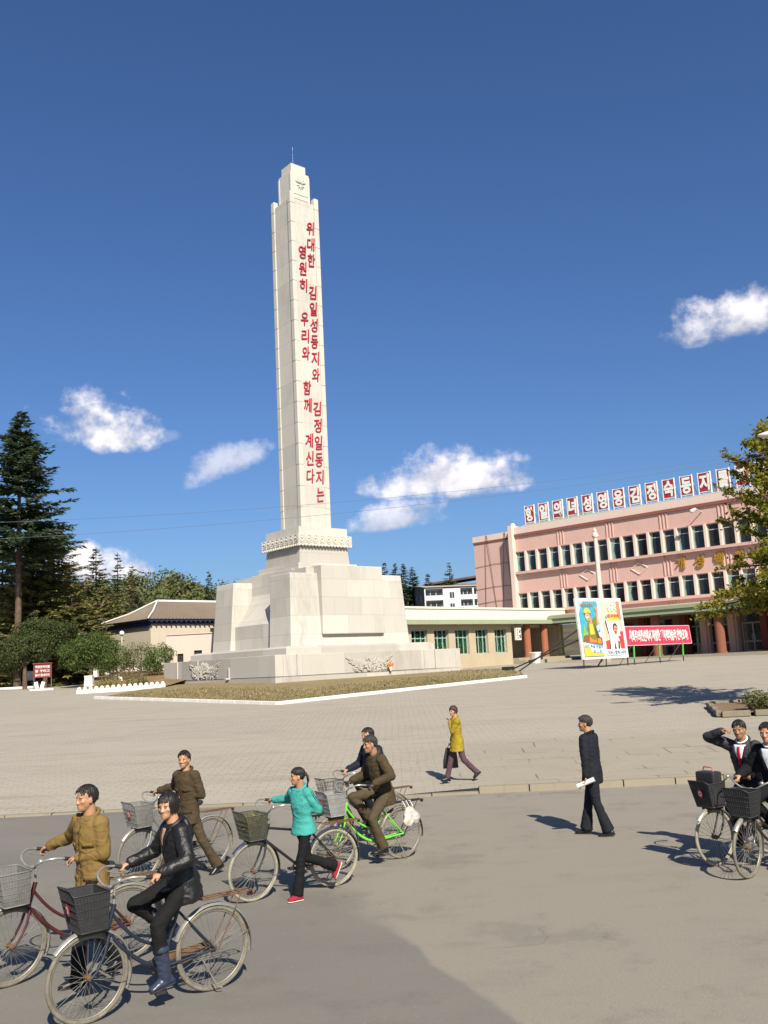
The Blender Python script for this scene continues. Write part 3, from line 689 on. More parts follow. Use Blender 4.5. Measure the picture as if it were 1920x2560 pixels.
def build_annex():                   # local x along its front (towards the store), y away from the viewer
    ang = PSI + math.pi / 2
    corner = B0 + Matrix.Rotation(PSI, 3, 'Z') @ Vector((5.79, -.05, 0))
    t = thing('annex', 'low cream annex with a green eave and green curtained windows beside the monument', 'building', corner, ang)
    Z1 = 7.45
    def X(y): return y               # local x == store's local y, negative is left
    m = MB(); m.b2((-36, .02, 6.36), (0, .5, Z1)); m.b2((-36, .5, 6.6), (0, 9, 6.9)); m.b2((-36.1, -.08, Z1 - .12), (.04, .55, Z1 + .06)); o = m.build('fascia', CREAM, t)
    m = MB(); m.b2((-36, -.55, 5.95), (0, .7, 6.36)); m.build('eave_band', GREENB, t)
    m = MB()
    wins = [(-22.8, -20.8), (-19.9, -18.0), (-17.1, -15.2), (-14.25, -12.45), (-11.45, -9.65)]
    wins = [(-31.2, -29.3), (-28.4, -26.5), (-25.6, -23.7)] + wins
    zs, zh = 3.3, 5.5
    m.b2((-36, .3, 1.2), (-8.9, .8, zs)); m.b2((-36, .3, zh), (-8.9, .8, 6.0))
    xs = [-36] + [v for w in wins for v in w] + [-8.9]
    for a, b in zip(xs[0::2], xs[1::2]): m.b2((a, .3, zs), (b, .8, zh))
    m.b2((-9.25, .8, 1.2), (-8.9, 4.6, 6.0)); m.b2((-8.9, 4.3, 1.2), (-.6, 4.6, 6.0)); m.b2((-1.1, .5, 1.2), (-.5, 4.3, 6.0)); m.b2((-36, 8.5, 1.2), (0, 9, 6.6))
    m.build('wall', SAND, t)
    m = MB(); m.b2((-8.9, -.4, 1.2), (-.4, 4.4, 2.75)); m.b2((-8.9, -1.2, 1.2), (-.4, -.4, 2.5)); m.build('porch_floor', mat_plaster('porch_concrete', (.30, .26, .19), .3), t)
    m = MB(); m.b2((-8.9, .5, 5.7), (-.6, 4.3, 5.9)); m.build('porch_ceiling', SAND, t)
    fm = mat('annex_window_frame', (.26, .36, .33), .6, .1, 5)
    random.seed(3)
    for a, b in wins:
        W, H = b - a, zh - zs; f = MB()
        for x in (.04, W * .34, W * .7, W - .04): f.box((a + x, .58, (zs + zh) / 2), (.07, .08, H))
        for z in (.04, H * .68, H - .04): f.box(((a + b) / 2, .58, zs + z), (W - .1, .07, .07))
        fo = f.build('window', fm, t)
        p = MB(); p.box(((a + b) / 2, .62, (zs + zh) / 2), (W - .05, .02, H - .05))
        g = MATS.get('clear_glass')
        if not g:
            g = bpy.data.materials.new('clear_glass'); g.use_nodes = True; gb = g.node_tree.nodes['Principled BSDF']
            gb.inputs['Base Color'].default_value = (.7, .85, .78, 1); gb.inputs['Transmission Weight'].default_value = 1; gb.inputs['Roughness'].default_value = .02; gb.inputs['IOR'].default_value = 1.08; MATS['clear_glass'] = g
        p.build('pane', g, fo)
        c = MB(); n = 40; gap = random.uniform(.2, .35)
        for q0, q1 in ((0.03, gap), (gap + .1, .97)):
            vs = []
            for z in (.05, H * random.uniform(.8, .95)):
                for i in range(n): q = q0 + (q1 - q0) * i / (n - 1); vs.append((a + W * q, .74 + .03 * math.sin(q * 70), zs + z))
            c.add(vs, [(i, i + 1, n + i + 1, n + i) for i in range(n - 1)], 0, True)
        c.build('curtain', GCURT, fo)
    m = MB(); m.b2((-36, 2.5, 2), (-9.3, 2.6, 6)); m.build('inner_wall', mat('dim_interior', (.05, .05, .05), .9), t)
    oc = mat_plaster('terracotta_column', (.28, .105, .06), .3)
    for x in (-6.45, -3.6):
        m = MB(); m.tube([(x, .3, 2.74), (x, .3, 5.96)], .36, 20); m.tube([(x, .3, 2.74), (x, .3, 2.95)], .42, 20); m.build('round_column', oc, t)
    m = MB(); m.b2((-.95, .1, 2.6), (-.55, .5, 5.9)); m.build('corner_post', mat_plaster('pale_yellow', (.42, .37, .2), .2), t)
    dk = MB(); dk.b2((-5.7, 4.2, 2.75), (-4.3, 4.32, 5.1)); dk.b2((-8.5, 4.2, 3.3), (-7.3, 4.3, 5.0)); dk.build('door', mat('dark_door', (.03, .04, .035), .5), t)
    m = MB(); m.b2((-5.9, 4.18, 2.75), (-5.7, 4.36, 5.25)); m.b2((-4.3, 4.18, 2.75), (-4.1, 4.36, 5.25)); m.build('door_frame', PINKL, t)
    W = t.matrix_basis
    s = thing('hanging_sign', 'small white vertical sign with dark characters projecting at the annex corner', 'sign', W @ Vector((-8.6, -.25, 4.45)), ang)
    m = MB(); m.box((0, 0, .55), (.75, .22, 1.15)); m.box((0, .4, 1.0), (.06, .6, .06)); m.build('sign_box', WHITE, s)
    for ch, z in zip('상점', (.8, .32)):
        me = text_mesh(ch, .3, .36, .02, .04); me.materials.append(mat('sign_ink', (.08, .02, .03), .7)); o = obj('character', me, s); o.location = (.16, -.118, z)
    for i, ch in enumerate('식료공업'):
        me = text_mesh(ch, .16, .18, .02, .03); me.materials.append(MATS['sign_ink']); o = obj('character', me, s); o.location = (-.18, -.118, .93 - .25 * i)
    p = W @ Vector((-8.35, -1.9, 0)); p.z = 2.12
    s = thing('litter_bin', 'white tapered litter bin standing at the corner of the annex', 'bin', p, ang)
    m = MB(); rings = [((0, 0, z), (r, 0, 0), (0, r, 0)) for z, r in ((0, .36), (.1, .37), (.95, .46), (1.0, .5), (1.08, .5), (1.08, .42), (.6, .38))]
    m.loft(rings, 24, 0, 3.5); m.build('bin_body', WHITE, s)
    m = MB(); m.loft([((0, 0, .0), (.39, 0, 0), (0, .39, 0)), ((0, 0, .06), (.39, 0, 0), (0, .39, 0))], 24, 0, 3.5); m.build('foot_ring', mat('grey_paint', (.3, .3, .3), .6), s)
build_store(); build_annex()

# ------------------------------------------------------------------ trees
def quad(m, c, d, n, l, w, mi=0):        # a leaf: centre, length direction, width direction
    a = d * (l / 2); b = n * (w / 2); m.add([c - a - b * .6, c + b * .1 - a * .2 - b, c + a, c - a * .2 + b], [(0, 1, 2, 3)], mi)
def rv(): 
    while True:
        v = Vector((random.uniform(-1, 1), random.uniform(-1, 1), random.uniform(-1, 1)))
        if .05 < v.length < 1: return v.normalized()
SPRUCE = mat_leaf('spruce_needles', [(0.045, 0.081, 0.045), (0.092, 0.134, 0.061), (0.121, 0.162, 0.081)], .3, .7)
OLIVEC = mat_leaf('olive_needles', [(0.149, 0.169, 0.061), (0.257, 0.257, 0.084), (0.338, 0.284, 0.108)], .3, .7)
RUSTC = mat_leaf('rusty_needles', [(0.168, 0.128, 0.067), (0.260, 0.171, 0.086), (0.183, 0.189, 0.080)], .3, .7)
PINEL = mat_leaf('pine_needles', [(.030, .044, .014), (.056, .074, .020), (.085, .10, .028)], .15, .7)
PINEB = mat_leaf('bright_pine_needles', [(.036, .062, .014), (.070, .105, .022), (.10, .135, .032)], .2, .7)
LEAFG = mat_leaf('green_leaves', [(0.069, 0.085, 0.030), (0.106, 0.119, 0.040), (0.150, 0.150, 0.050)], .2)
LEAFY = mat_leaf('yellowing_leaves', [(.17, .135, .035), (.25, .19, .05), (.14, .135, .035)], .3)
LEAFO = mat_leaf('autumn_leaves', [(.27, .095, .034), (.36, .15, .05), (.20, .11, .042)], .3)
GINK = mat_leaf('ginkgo_leaves', [(.14, .155, .022), (.24, .225, .03), (.36, .29, .042)], .45)

def conifer(label, x, y, z, H, Rm, leafm, z0=.12, dens=1., seed=1, droop=.25, bare=(), name='spruce_tree', lsz=1., group=None, full=0):
    random.seed(seed)
    t = thing(name, label, 'tree', (x, y, z), 0, group)
    tr = MB(); tr.tube([(0, 0, -.3), (0, 0, H * .3), (random.uniform(-.1, .1), 0, H * .7), (0, 0, H)], [H * .011 + .06, H * .009 + .04, H * .005 + .02, .012], 9)
    m = MB(); zz = z0 * H; step = .36 * (H / 20) ** .5 / dens ** .5
    while zz < H - .1:
        q = zz / H; L = Rm * max(0, 1 - max(0, (q - z0) / (1 - z0)) ** 1.5) ** .85 * random.uniform(.75, 1.12) + .12
        th = any(a < q < b for a, b in bare)
        for k in range(random.choice((4, 5, 6)) + full if not th else random.choice((1, 1, 2))):
            a = random.uniform(0, 2 * math.pi); l = L * random.uniform(.55, 1.1) * (.75 if th else 1)
            d = Vector((math.cos(a), math.sin(a), 0)); up0 = .35 * (q - .35); pts = []
            for i in range(7):
                s_ = i / 6; pts.append(Vector((0, 0, zz)) + d * l * s_ + Vector((0, 0, l * (up0 * s_ - droop * s_ + droop * .8 * s_ ** 2.2))))
            tr.tube([pts[0], pts[3], pts[6]], [.015 + l * .006, .012 + l * .003, .004], 4, 0, False, False)
            nn = max(6, int(l * 10))
            for j in range(nn):
                s_ = (.12 + .88 * (j + random.random()) / nn); i = min(5, int(s_ * 6)); p = pts[i].lerp(pts[i + 1], s_ * 6 - i)
                side = d.cross(Vector((0, 0, 1)))
                for g in (-1, 1):
                    dd = (d * random.uniform(.35, 1) + side * g * random.uniform(.3, 1.0) + Vector((0, 0, random.uniform(-.45, .22)))).normalized()
                    ln = random.uniform(.34, .72) * (1.15 - .5 * s_) * (.6 + .4 * min(1, l / 2)) * lsz
                    w = dd.cross(Vector((0, 0, 1)) + rv() * .5).normalized()
                    quad(m, p + dd * ln * .5, dd, w, ln, ln * .42)
        zz += step * random.uniform(.6, 1.4)
    for k in range(10): quad(m, Vector((0, 0, H - .1 - k * .05)), (Vector((0, 0, 1)) + rv() * .5).normalized(), rv(), .35, .1)
    m.build('crown', leafm, t); tr.build('trunk', BARK, t); return t

def leafy(m, blobs, n, size, mi=0, shell=.55, flat=0., hang=.0):
    vol = [b[1][0] * b[1][1] * b[1][2] for b in blobs]; tot = sum(v ** .75 for v in vol)
    for (c, r), v in zip(blobs, vol):
        c = Vector(c); off = rv() * 9
        for k in range(max(6, int(n * v ** .75 / tot))):
            d = rv(); rad = random.uniform(shell, 1.05) * (1 + .34 * noise.noise(d * 2.1 + off)) 
            p = c + Vector((d.x * r[0], d.y * r[1], d.z * r[2])) * rad
            a = (rv() + Vector((0, 0, -hang))).normalized(); nn = (d + rv() * .7); w = a.cross(nn)
            if w.length < .01: continue
            l = size * random.uniform(.6, 1.3); quad(m, p, a, w.normalized(), l, l * .7)

def pine(label, x, y, z, H, blobs, leafm, n, seed, size=.16, lean=0., group=None):
    random.seed(seed); t = thing('pine_tree', label, 'tree', (x, y, z), 0, group)
    m = MB(); bl = list(blobs)
    for c, r in blobs:
        for _ in range(5):
            d = rv(); bl.append(((c[0] + d.x * r[0] * .85, c[1] + d.y * r[1] * .85, c[2] + d.z * r[2] * .8), (r[0] * .38, r[1] * .38, r[2] * .34)))
    leafy(m, bl, n, size * .85, 0, .45); m.build('crown', leafm, t)
    tr = MB(); top = Vector((lean, 0, H)); tr.tube([(0, 0, -.3), (lean * .3, 0, H * .4), top], [.2, .16, .08], 9)
    for c, r in blobs: tr.tube([(lean * .5, 0, H * .55), Vector(c) * .6 + Vector((0, 0, H * .2)), c], [.09, .06, .03], 6)
    tr.build('trunk', BARK, t); return t

def build_trees():
    # tall spruce at the left edge and the dark conifers round it
    p = gnd(43, 1716); p = at(43, 1712, 74); p.z = zg(p.x, p.y)
    conifer('tallest spruce at the left edge, bare stretch of reddish trunk below its top', p.x, p.y, p.z, 22.6, 4.9, SPRUCE, .42, 1.9, 21, .14, ((.655, .70), (.42, .47)), lsz=1.3, full=2)
    def con(u, vtop, Y, Rm, leafm, label, seed, z0=.05, dens=1., **k):
        q = at(u, vtop, Y); g = max(zg(q.x, Y), hill_z(q.x, Y) if Y > 122 else 0); conifer(label, q.x, Y, g - .2, q.z - g + .2, Rm, leafm, z0, dens, seed, group='conifers at the left of the square' if u < 400 else 'conifers behind the apartment block', **k)
    con(113, 1286, 80, 6.6, OLIVEC, 'olive dark conifer right of the tallest spruce, second tallest of the left trees', 31, dens=1.25)
    con(150, 1310, 86, 6.0, RUSTC, 'rusty brown conifer behind the olive conifer, its right flank against the low cloud', 32, dens=1.2)
    con(80, 1335, 79, 5.0, OLIVEC, 'olive conifer just right of the tallest spruce trunk, under its lowest branches', 44, dens=1.4)
    con(8, 1330, 82, 5.6, OLIVEC, 'olive conifer cut by the left photo edge behind the tallest spruce', 33, dens=1.2)
    con(60, 1400, 96, 5.0, RUSTC, 'brownish conifer filling the gap behind the tallest spruce trunk', 37, dens=1.2)
    con(180, 1440, 78, 5.0, OLIVEC, 'broad mid height conifer standing over the bright round pine', 40, dens=1.35)
    con(70, 1460, 80, 5.0, OLIVEC, 'mid height conifer over the two dark umbrella pines', 41, dens=1.3)
    con(240, 1368, 104, 4.2, LEAFG, 'fresh green pointed conifer at the right of the dark group', 34, dens=1.25)
    con(294, 1378, 118, 2.4, SPRUCE, 'slim dark conifer with open top, next right of the fresh green one', 35, dens=.6)
    con(330, 1410, 124, 2.8, RUSTC, 'small brownish conifer at the foot of the wooded hill', 36, dens=.9)
    con(265, 1462, 92, 5.4, OLIVEC, 'dark wide conifer above the left end of the tiled roof', 38, dens=1.3)
    con(345, 1480, 116, 3.6, SPRUCE, 'dark bluish conifer just over the tiled roof hip', 39, dens=1.2)
    con(215, 1500, 84, 3.4, OLIVEC, 'low bushy conifer behind the bright round pine', 42, dens=1.4)
    con(522, 1427, 140, 2.0, SPRUCE, 'small dark conifer touching the left shoulder of the monument', 43, dens=1.2)
    for i, (u, v, Rm, d, lab) in enumerate(((961, 1406, 2.4, 1., 'pointed conifer half hidden by the right shoulder of the monument'), (987, 1408, 2.6, 1.2, 'dark conifer nearest left of the twin tops behind the flats'), (1007, 1409, 3.0, 1.4, 'bushiest dark conifer behind the shaded grey gable'),
                                        (1030, 1416, 3.2, 1.4, 'dark conifer right over the gable of the apartment block'), (1069, 1434, 2.6, 1., 'low green conifer behind the middle of the apartment roof'), (1122, 1405, 2.4, .55, 'lone thin conifer standing clear above the brown roof'))):
        con(u, v, 238, Rm * 1.5, SPRUCE if i != 4 else LEAFG, lab, 50 + i, .1 if i != 5 else .25, d, lsz=1.3)
    # round clipped pines
    g = lambda u, v, Y: (lambda q: (q.x, q.y, zg(q.x, q.y)))(at(u, v, Y))
    x, y, z = g(228, 1712, 71)
    pine('bright green round pine with short trunk beside the white edging', x, y, z, 2.6, [((-.9, -.4, 2.3), (1.5, 1.4, 1.15)), ((.9, .2, 2.5), (1.5, 1.4, 1.3)), ((0, 0, 3.2), (1.7, 1.5, 1.0)), ((1.4, -.3, 1.9), (.9, 1, .7)), ((-1.3, .3, 1.8), (1.0, 1, .7))], PINEB, 11000, 61, .15, group='round pines by the notice board')
    x, y, z = g(62, 1704, 73)
    pine('dark umbrella pine behind the red notice board at the left edge', x, y, z, 3.2, [((-.6, -.3, 2.9), (1.7, 1.5, 1.2)), ((.9, 0, 3.1), (1.4, 1.4, 1.1)), ((.2, .2, 3.8), (1.6, 1.5, .9)), ((-1.2, 0, 2.2), (1.0, 1, .8))], PINEL, 9000, 62, .16, group='round pines by the notice board')
    x, y, z = g(112, 1704, 74.5)
    pine('dark flat topped pine between the umbrella pine and the bright pine', x, y, z, 4.6, [((-.5, 0, 4.6), (1.9, 1.6, .95)), ((1.1, 0, 4.4), (1.5, 1.5, .9)), ((.3, -.6, 3.2), (1.7, 1.3, 1.0)), ((1.7, 0, 3.0), (1.1, 1.1, .9))], PINEL, 10000, 63, .16, .2, group='round pines by the notice board')
    # shrubs and hedge in front of the tiled house
    def shrub(u, v, Y, blobs, leafm, n, label, seed, name='shrub', size=.13):
        random.seed(seed); q = at(u, v, Y); z = max(terrace_z(q.x, q.y), 0); t = thing(name, label, 'shrub', (q.x, q.y, z)); m = MB(); leafy(m, blobs, n, size); m.build('foliage', leafm, t)
        s_ = MB()
        for k in range(5): a = k * 1.3; s_.tube([(.1 * math.cos(a), .1 * math.sin(a), -.05), (.4 * math.cos(a), .3 * math.sin(a), .9)], [.03, .012], 5)
        s_.build('stem', BARK, t)
    shrub(330, 1672, 77.5, [((-1.2, 0, 1.1), (1.4, .9, 1.3)), ((.6, 0, 1.2), (1.6, .9, 1.35)), ((-2.2, 0, .8), (1, .8, .9))], LEAFG, 6000, 'dark green hedge of mixed shrubs under the tiled house', 71, 'hedge')
    shrub(398, 1672, 74, [((0, 0, 1.35), (1.1, .9, 1.2)), ((.7, 0, 1.7), (.7, .6, .7)), ((-.6, .1, .8), (.8, .7, .8))], mat_leaf('fresh_leaves', [(.06, .10, .022), (.10, .15, .035), (.13, .17, .05)], .3), 3600, 'fresh green bush against the left corner of the pink wall', 72)
    shrub(355, 1712, 64.5, [((0, 0, .25), (.45, .4, .32))], LEAFG, 500, 'small round shrub behind the white edging, right of two', 73, size=.08)
    shrub(327, 1712, 64.5, [((0, 0, .25), (.5, .4, .35))], OLIVEC, 500, 'small round shrub behind the white edging, left of two', 74, size=.08)
    shrub(272, 1712, 65, [((0, 0, .25), (1.0, .5, .4))], OLIVEC, 900, 'low spreading shrub at the white edging near the pine', 75, size=.09)
    shrub(300, 1698, 71, [((0, 0, .3), (1.4, .5, .42)), ((.9, .3, .3), (.8, .5, .4))], RUSTC, 1300, 'brownish low shrub along the side edging of the left lawn', 76, size=.1)
    # wooded hillside far behind: reads as one mass
    random.seed(77); m = MB()
    for k in range(430):
        X = random.uniform(-95, 18); Y = random.uniform(126, 215)
        if -8 < X < 40: continue
        z = hill_z(X, Y); r = random.uniform(1.8, 3.6); h = random.uniform(.9, 1.3)
        mi = random.choices((0, 1, 2, 3), (2.2, 3, 3.4, 2.0))[0]
        if X < -14 and random.random() < .4: mi = 2 if random.random() < .6 else 1
        if noise.noise(Vector((X * .06, Y * .06, 5))) > .18: mi = random.choice((1, 2, 1))
        bl = [((X, Y, z + r * h), (r, r, r * h))] + [((X + random.uniform(-.6, .6) * r, Y + random.uniform(-.6, .6) * r, z + r * h * random.uniform(.9, 1.7)), (r * .6, r * .6, r * .5)) for _ in range(3)]
        leafy(m, bl, 300, .75, mi, .5)
    o = m.build('woodland', [LEAFG, LEAFY, LEAFO, OLIVEC]); structure(o, 'stuff')
    # young ginkgo at the right edge
    random.seed(91); bx, by = 14.3, 31.2; t = thing('ginkgo_tree', 'yellow green ginkgo tree at the right edge, in front of the pink store', 'tree', (bx, by, zg(bx, by)))
    tr = MB(); H = 10.4; trunk = [Vector((0, 0, -.2)), Vector((-.05, 0, 3)), Vector((.05, .1, 6.5)), Vector((.1, 0, 9.4))]; tr.tube(trunk, [.22, .17, .10, .03], 10)
    m = MB()
    def tp(z): 
        for a, b in zip(trunk, trunk[1:]):
            if z <= b.z: return a.lerp(b, (z - a.z) / (b.z - a.z))
        return trunk[-1]
    nb = 84
    for k in range(nb):
        q = k / nb; z0 = 3.3 + 6.0 * q; a = k * 2.4 + random.uniform(-.5, .5)
        if k % 3 == 0: a = random.uniform(2.5, 3.8)
        l = (3.3 * (1 - q) ** .62 + .6) * random.uniform(.72, 1.1); rise = .12 + .5 * q
        d = Vector((math.cos(a), math.sin(a), 0)); base = tp(z0); pts = []
        for i in range(9):
            s_ = i / 8; pts.append(base + d * l * s_ + Vector((0, 0, l * (rise * s_ + .12 * s_ * s_ - (.30 * s_ ** 2 if q < .3 else 0)))) + Vector((noise.noise(Vector((k, s_ * 2, 0))), noise.noise(Vector((k, 5, s_ * 2))), 0)) * .3 * s_)
        tr.tube(pts, [.05 * (1 - i / 9) * (1.2 - .7 * q) + .006 for i in range(9)], 5, 0, False, False)
        n = int(l * 230)
        for j in range(n):
            s_ = random.uniform(.14, 1.0); i = min(7, int(s_ * 8)); p = pts[i].lerp(pts[i + 1], s_ * 8 - i)
            if noise.noise(Vector((k * 3.1, s_ * 6, 0))) < -.12: continue
            p = p + rv() * abs(random.gauss(0, .2)) * (1.3 - .7 * s_) + Vector((0, 0, .04))
            quad(m, p, rv(), rv(), random.uniform(.09, .17), random.uniform(.09, .16))
    m.build('crown', GINK, t); tr.build('trunk', BARK, t)

TERR = [(-26, 60.3, 1.85), (-14, 62.8, 1.9), (-14, 82, 3.15), (-30, 80, 3.1)]
def terrace_z(x, y):
    if y < 60.3: return zg(x, y)
    if -34 < x < -13.5: return max(zg(x, y), 1.9 + (y - 61.5) * .066 if y < 82 else 3.25)
    return zg(x, y)

def build_left_garden():
    # sloping lawn behind the white edging
    f0, f1 = gnd(191, 1735), Vector((-15.0, 62.75, 0)); m = MB(); vs = []; n = 14
    bl, br = at(252, 1688, 81), at(415, 1684, 84)
    for j in range(n):
        for i in range(n):
            a = Vector((f0.x, f0.y, 0)).lerp(Vector((f1.x, f1.y, 0)), i / (n - 1)); b = Vector((bl.x, 81, 0)).lerp(Vector((-14.0, 84, 0)), i / (n - 1)); p = a.lerp(b, j / (n - 1)); vs.append((p.x, p.y, terrace_z(p.x, p.y) + .04))
    m.add(vs, [(j * n + i, j * n + i + 1, (j + 1) * n + i + 1, (j + 1) * n + i) for j in range(n - 1) for i in range(n - 1)], 0, True)
    structure(m.build('garden_lawn', mat('sandy_grass', (.19, .12, .055), .95, .35, .8)))
    m = MB(); m.add([(-40, 81, terrace_z(-30, 81) - .02), (-13.6, 84, terrace_z(-20, 84) - .02), (-8, 110, 3.7), (-46, 110, 3.7)], [(0, 1, 2, 3)]); structure(m.build('terrace', mat('sandy_grass', (.19, .12, .055))))
    def edging(label, P, Q, pitch=.30, h=.34):
        P, Q = Vector((P[0], P[1], 0)), Vector((Q[0], Q[1], 0)); d = Q - P; L_ = d.length; d.normalize(); ang = math.atan2(d.y, d.x)
        t = thing('scalloped_edging', label, 'edging', (P.x, P.y, 0), ang, 'white scalloped edgings of the left lawn'); K = int(L_ / pitch)
        b = MB()
        for k in range(K):
            w0 = P + d * (L_ * k / K); w1 = P + d * (L_ * (k + 1) / K); z0, z1 = terrace_z(w0.x, w0.y), terrace_z(w1.x, w1.y)
            x0, x1 = L_ * k / K, L_ * (k + 1) / K - .004
            b.add([(x0, -.06, z0 - .2), (x1, -.06, z1 - .2), (x1, .06, z1 - .2), (x0, .06, z0 - .2), (x0, -.06, z0 + h * .5), (x1, -.06, z1 + h * .5), (x1, .06, z1 + h * .5), (x0, .06, z0 + h * .5)], [(3, 2, 1, 0), (4, 5, 6, 7), (0, 1, 5, 4), (1, 2, 6, 5), (2, 3, 7, 6), (3, 0, 4, 7)])
            xm, zm = (x0 + x1) / 2, (z0 + z1) / 2 + h * .48; r = pitch * .36
            b.prism([(xm + r * math.cos(R(g)), zm + h * .52 * math.sin(R(g)) ** .7 if 0 < g < 180 else zm - .02) for g in range(0, 181, 20)], .1, Matrix.Translation((0, -.05, 0)))
        b.build('scallop_row', WHITE, t)
    edging('white scalloped edging along the front of the left lawn by the monument', f0, (-15.1, 62.7), .34, .36)
    edging('white scalloped edging across the far end of the left lawn', (bl.x, 80.6), (-15.4, 82.6), .62, .36)
    edging('white edging running back along the side of the left lawn', at(304, 1706, 70).to_2d(), (bl.x, 80.4), .5, .3)
    # globe lamp
    q = at(305, 1681, 78); z = terrace_z(q.x, q.y); top = at(305, 1583, 78).z
    t = thing('globe_lamp', 'white globe lamp on a thin pale post in front of the tiled house', 'street lamp', (q.x, q.y, z)); H = top - z
    m = MB(); m.tube([(0, 0, 0), (0, 0, H - .15)], [.06, .05], 10); m.tube([(0, 0, 0), (0, 0, .3)], .09, 10); m.build('post', mat('grey_white_paint', (.45, .45, .44), .5), t)
    m = MB(); m.ell((0, 0, H), (.2, .2, .2), None, 18, 12); m.build('globe', mat('opal_glass', (.72, .71, .68), .3, .03), t)
    m = MB(); m.tube([(0, 0, H - .24), (0, 0, H - .16)], [.07, .13], 12); m.build('collar', METAL, t)
    # hipped traditional house
    c = at(371, 1551, 80); ze = c.z; d = Vector((.70, .714, 0)); ang = math.atan2(d.y, d.x)
    t = thing('tiled_house', 'old house with a grey hipped tile roof and blue eaves, left of the monument', 'house', (c.x, c.y, 0), ang)
    L_, D_ = 17, 8.2; zb = 2.6
    m = MB(); m.b2((.55, .55, zb), (L_ - .6, D_ - .6, ze - .1)); o = m.build('wall', mat_plaster('old_yellow_render', (.47, .41, .32), .3), t)
    m = MB(); ov = 0.0; rz = ze + 1.95; r0, r1 = 3.4, L_ - 3.4; ym = D_ / 2
    n = 12; vs = []
    def roofpt(e, q):   # concave slope
        return e
    E4 = [(0, 0), (L_, 0), (L_, D_), (0, D_)]; rp = [(r0, ym), (r1, ym), (r1, ym), (r0, ym)]
    for i in range(4):
        a, b = E4[i], E4[(i + 1) % 4]; ra, rb = rp[i], rp[(i + 1) % 4]; N_ = 46 if i % 2 == 0 else 24; rows = 8; base = len(m.v); vv = []
        for j in range(rows + 1):
            q = j / rows; zz = ze + .12 + (rz - ze - .12) * (q ** 1.18)
            for k in range(N_ * 2 + 1):
                s_ = k / (N_ * 2); p = Vector(a).lerp(Vector(b), s_); r_ = Vector(ra).lerp(Vector(rb), s_); w = p.lerp(r_, q)
                vv.append((w.x, w.y, zz + (.055 if k % 2 else 0)))
        W_ = N_ * 2 + 1
        m.add(vv, [(j * W_ + k, j * W_ + k + 1, (j + 1) * W_ + k + 1, (j + 1) * W_ + k) for j in range(rows) for k in range(W_ - 1)])
    roof = m.build('roof', mat_plaster('grey_tiles', (.175, .138, .105), .4), t)
    m = MB(); m.tube([(r0, ym, rz + .1), (r1, ym, rz + .1)], .13, 8); 
    for e, r_ in zip(E4, rp): m.tube([(e[0], e[1], ze + .25), ((e[0] + r_[0]) / 2, (e[1] + r_[1]) / 2, (ze + rz) / 2 + .02), (r_[0], r_[1], rz + .14)], [.07, .08, .09], 8)
    m.build('ridge_tiles', WHITEW, roof)
    m = MB(); m.b2((.1, .1, ze - .02), (L_ - .1, .25, ze + .14)); m.b2((.1, .25, ze - .02), (.25, D_ - .1, ze + .14)); m.b2((.35, .35, ze - .26), (L_ - .4, .54, ze - .02)); m.b2((.35, .54, ze - .5), (.54, D_ - .4, ze - .02))
    for k in range(34): m.b2((.3 + k * .5, .02, ze - .14), (.42 + k * .5, .5, ze - .02))
    m.build('blue_eave', mat('blue_paint', (.016, .024, .06), .6, .3, 4), t)
    m = MB(); m.b2((6.7, .5, ze - 1.35), (7.3, .58, ze - .65)); w = m.build('window', DARKW, t)
    # low pink building in front of it
    c = at(416, 1589, 74); zt = c.z
    t = thing('pink_outbuilding', 'low pale pink outbuilding wall with two small windows, left of the monument', 'building', (c.x, c.y, 0), R(-4))
    m = MB(); zb = 1.8; w = [(.85, 1.35, 3.7, 4.35), (2.2, 2.85, 3.75, 4.55)]; zz = [zb, 3.7, 4.6, zt]
    m.b2((0, .0, zb), (.85, .25, zt)); m.b2((1.35, 0, zb), (2.2, .25, zt)); m.b2((2.85, 0, zb), (14, .25, zt)); m.b2((.85, 0, zb), (1.35, .25, 3.7)); m.b2((.85, 0, 4.35), (1.35, .25, zt)); m.b2((2.2, 0, zb), (2.85, .25, 3.75)); m.b2((2.2, 0, 4.55), (2.85, .25, zt))
    m.b2((0, .25, zb), (.25, 5, zt)); m.build('wall', mat_plaster('faded_pink', (.52, .42, .36), .18), t)
    m = MB(); m.b2((-.08, -.08, zt), (14, 5, zt + .1)); m.build('roof', mat_plaster('faded_pink_roof', (.46, .38, .33), .2), t)
    for a, b, z0, z1 in w:
        m = MB(); m.b2((a, .17, z0), (b, .2, z1)); p = m.build('window', mat('dark_window', (.03, .03, .03), .3), t); m = MB(); m.b2((a, .1, (z0 + z1) / 2 - .02), (b, .16, (z0 + z1) / 2 + .02)); m.b2((a, .1, z0 + .0), (a + .05, .16, z1)); m.build('frame', DARKW, p)
    m = MB(); pts = [(1.6 + 3.4 * k / 10, -.5, 3.45 + .95 * math.sin(k / 10 * 1.45)) for k in range(11)]
    m.add([(x, y + dy, z + dz) for dz in (0, .08) for dy in (-.5, .5) for x, y, z in pts], [(k, k + 1, 12 + k, 11 + k) for k in range(10)] + [(22 + k, 33 + k, 34 + k, 23 + k) for k in range(10)] + [(k, 22 + k, 23 + k, k + 1) for k in range(10)]); m.build('awning', mat('dark_awning', (.05, .05, .03), .8, .3, 3), t)
    # notice board
    q = gnd(106, 1726); t = thing('notice_board', 'red notice board with white writing on two posts at the left edge', 'notice board', q, R(6))
    q.z = 0
    m = MB(); m.box((0, 0, 1.42), (1.3, .07, .98)); b = m.build('board', mat('maroon_paint', (.15, .025, .02), .6, .2, 3), t)
    m = MB(); m.box((0, -.0, 1.97), (1.4, .2, .08)); m.build('top_rail', mat('maroon_paint', (.15, .025, .02)), t)
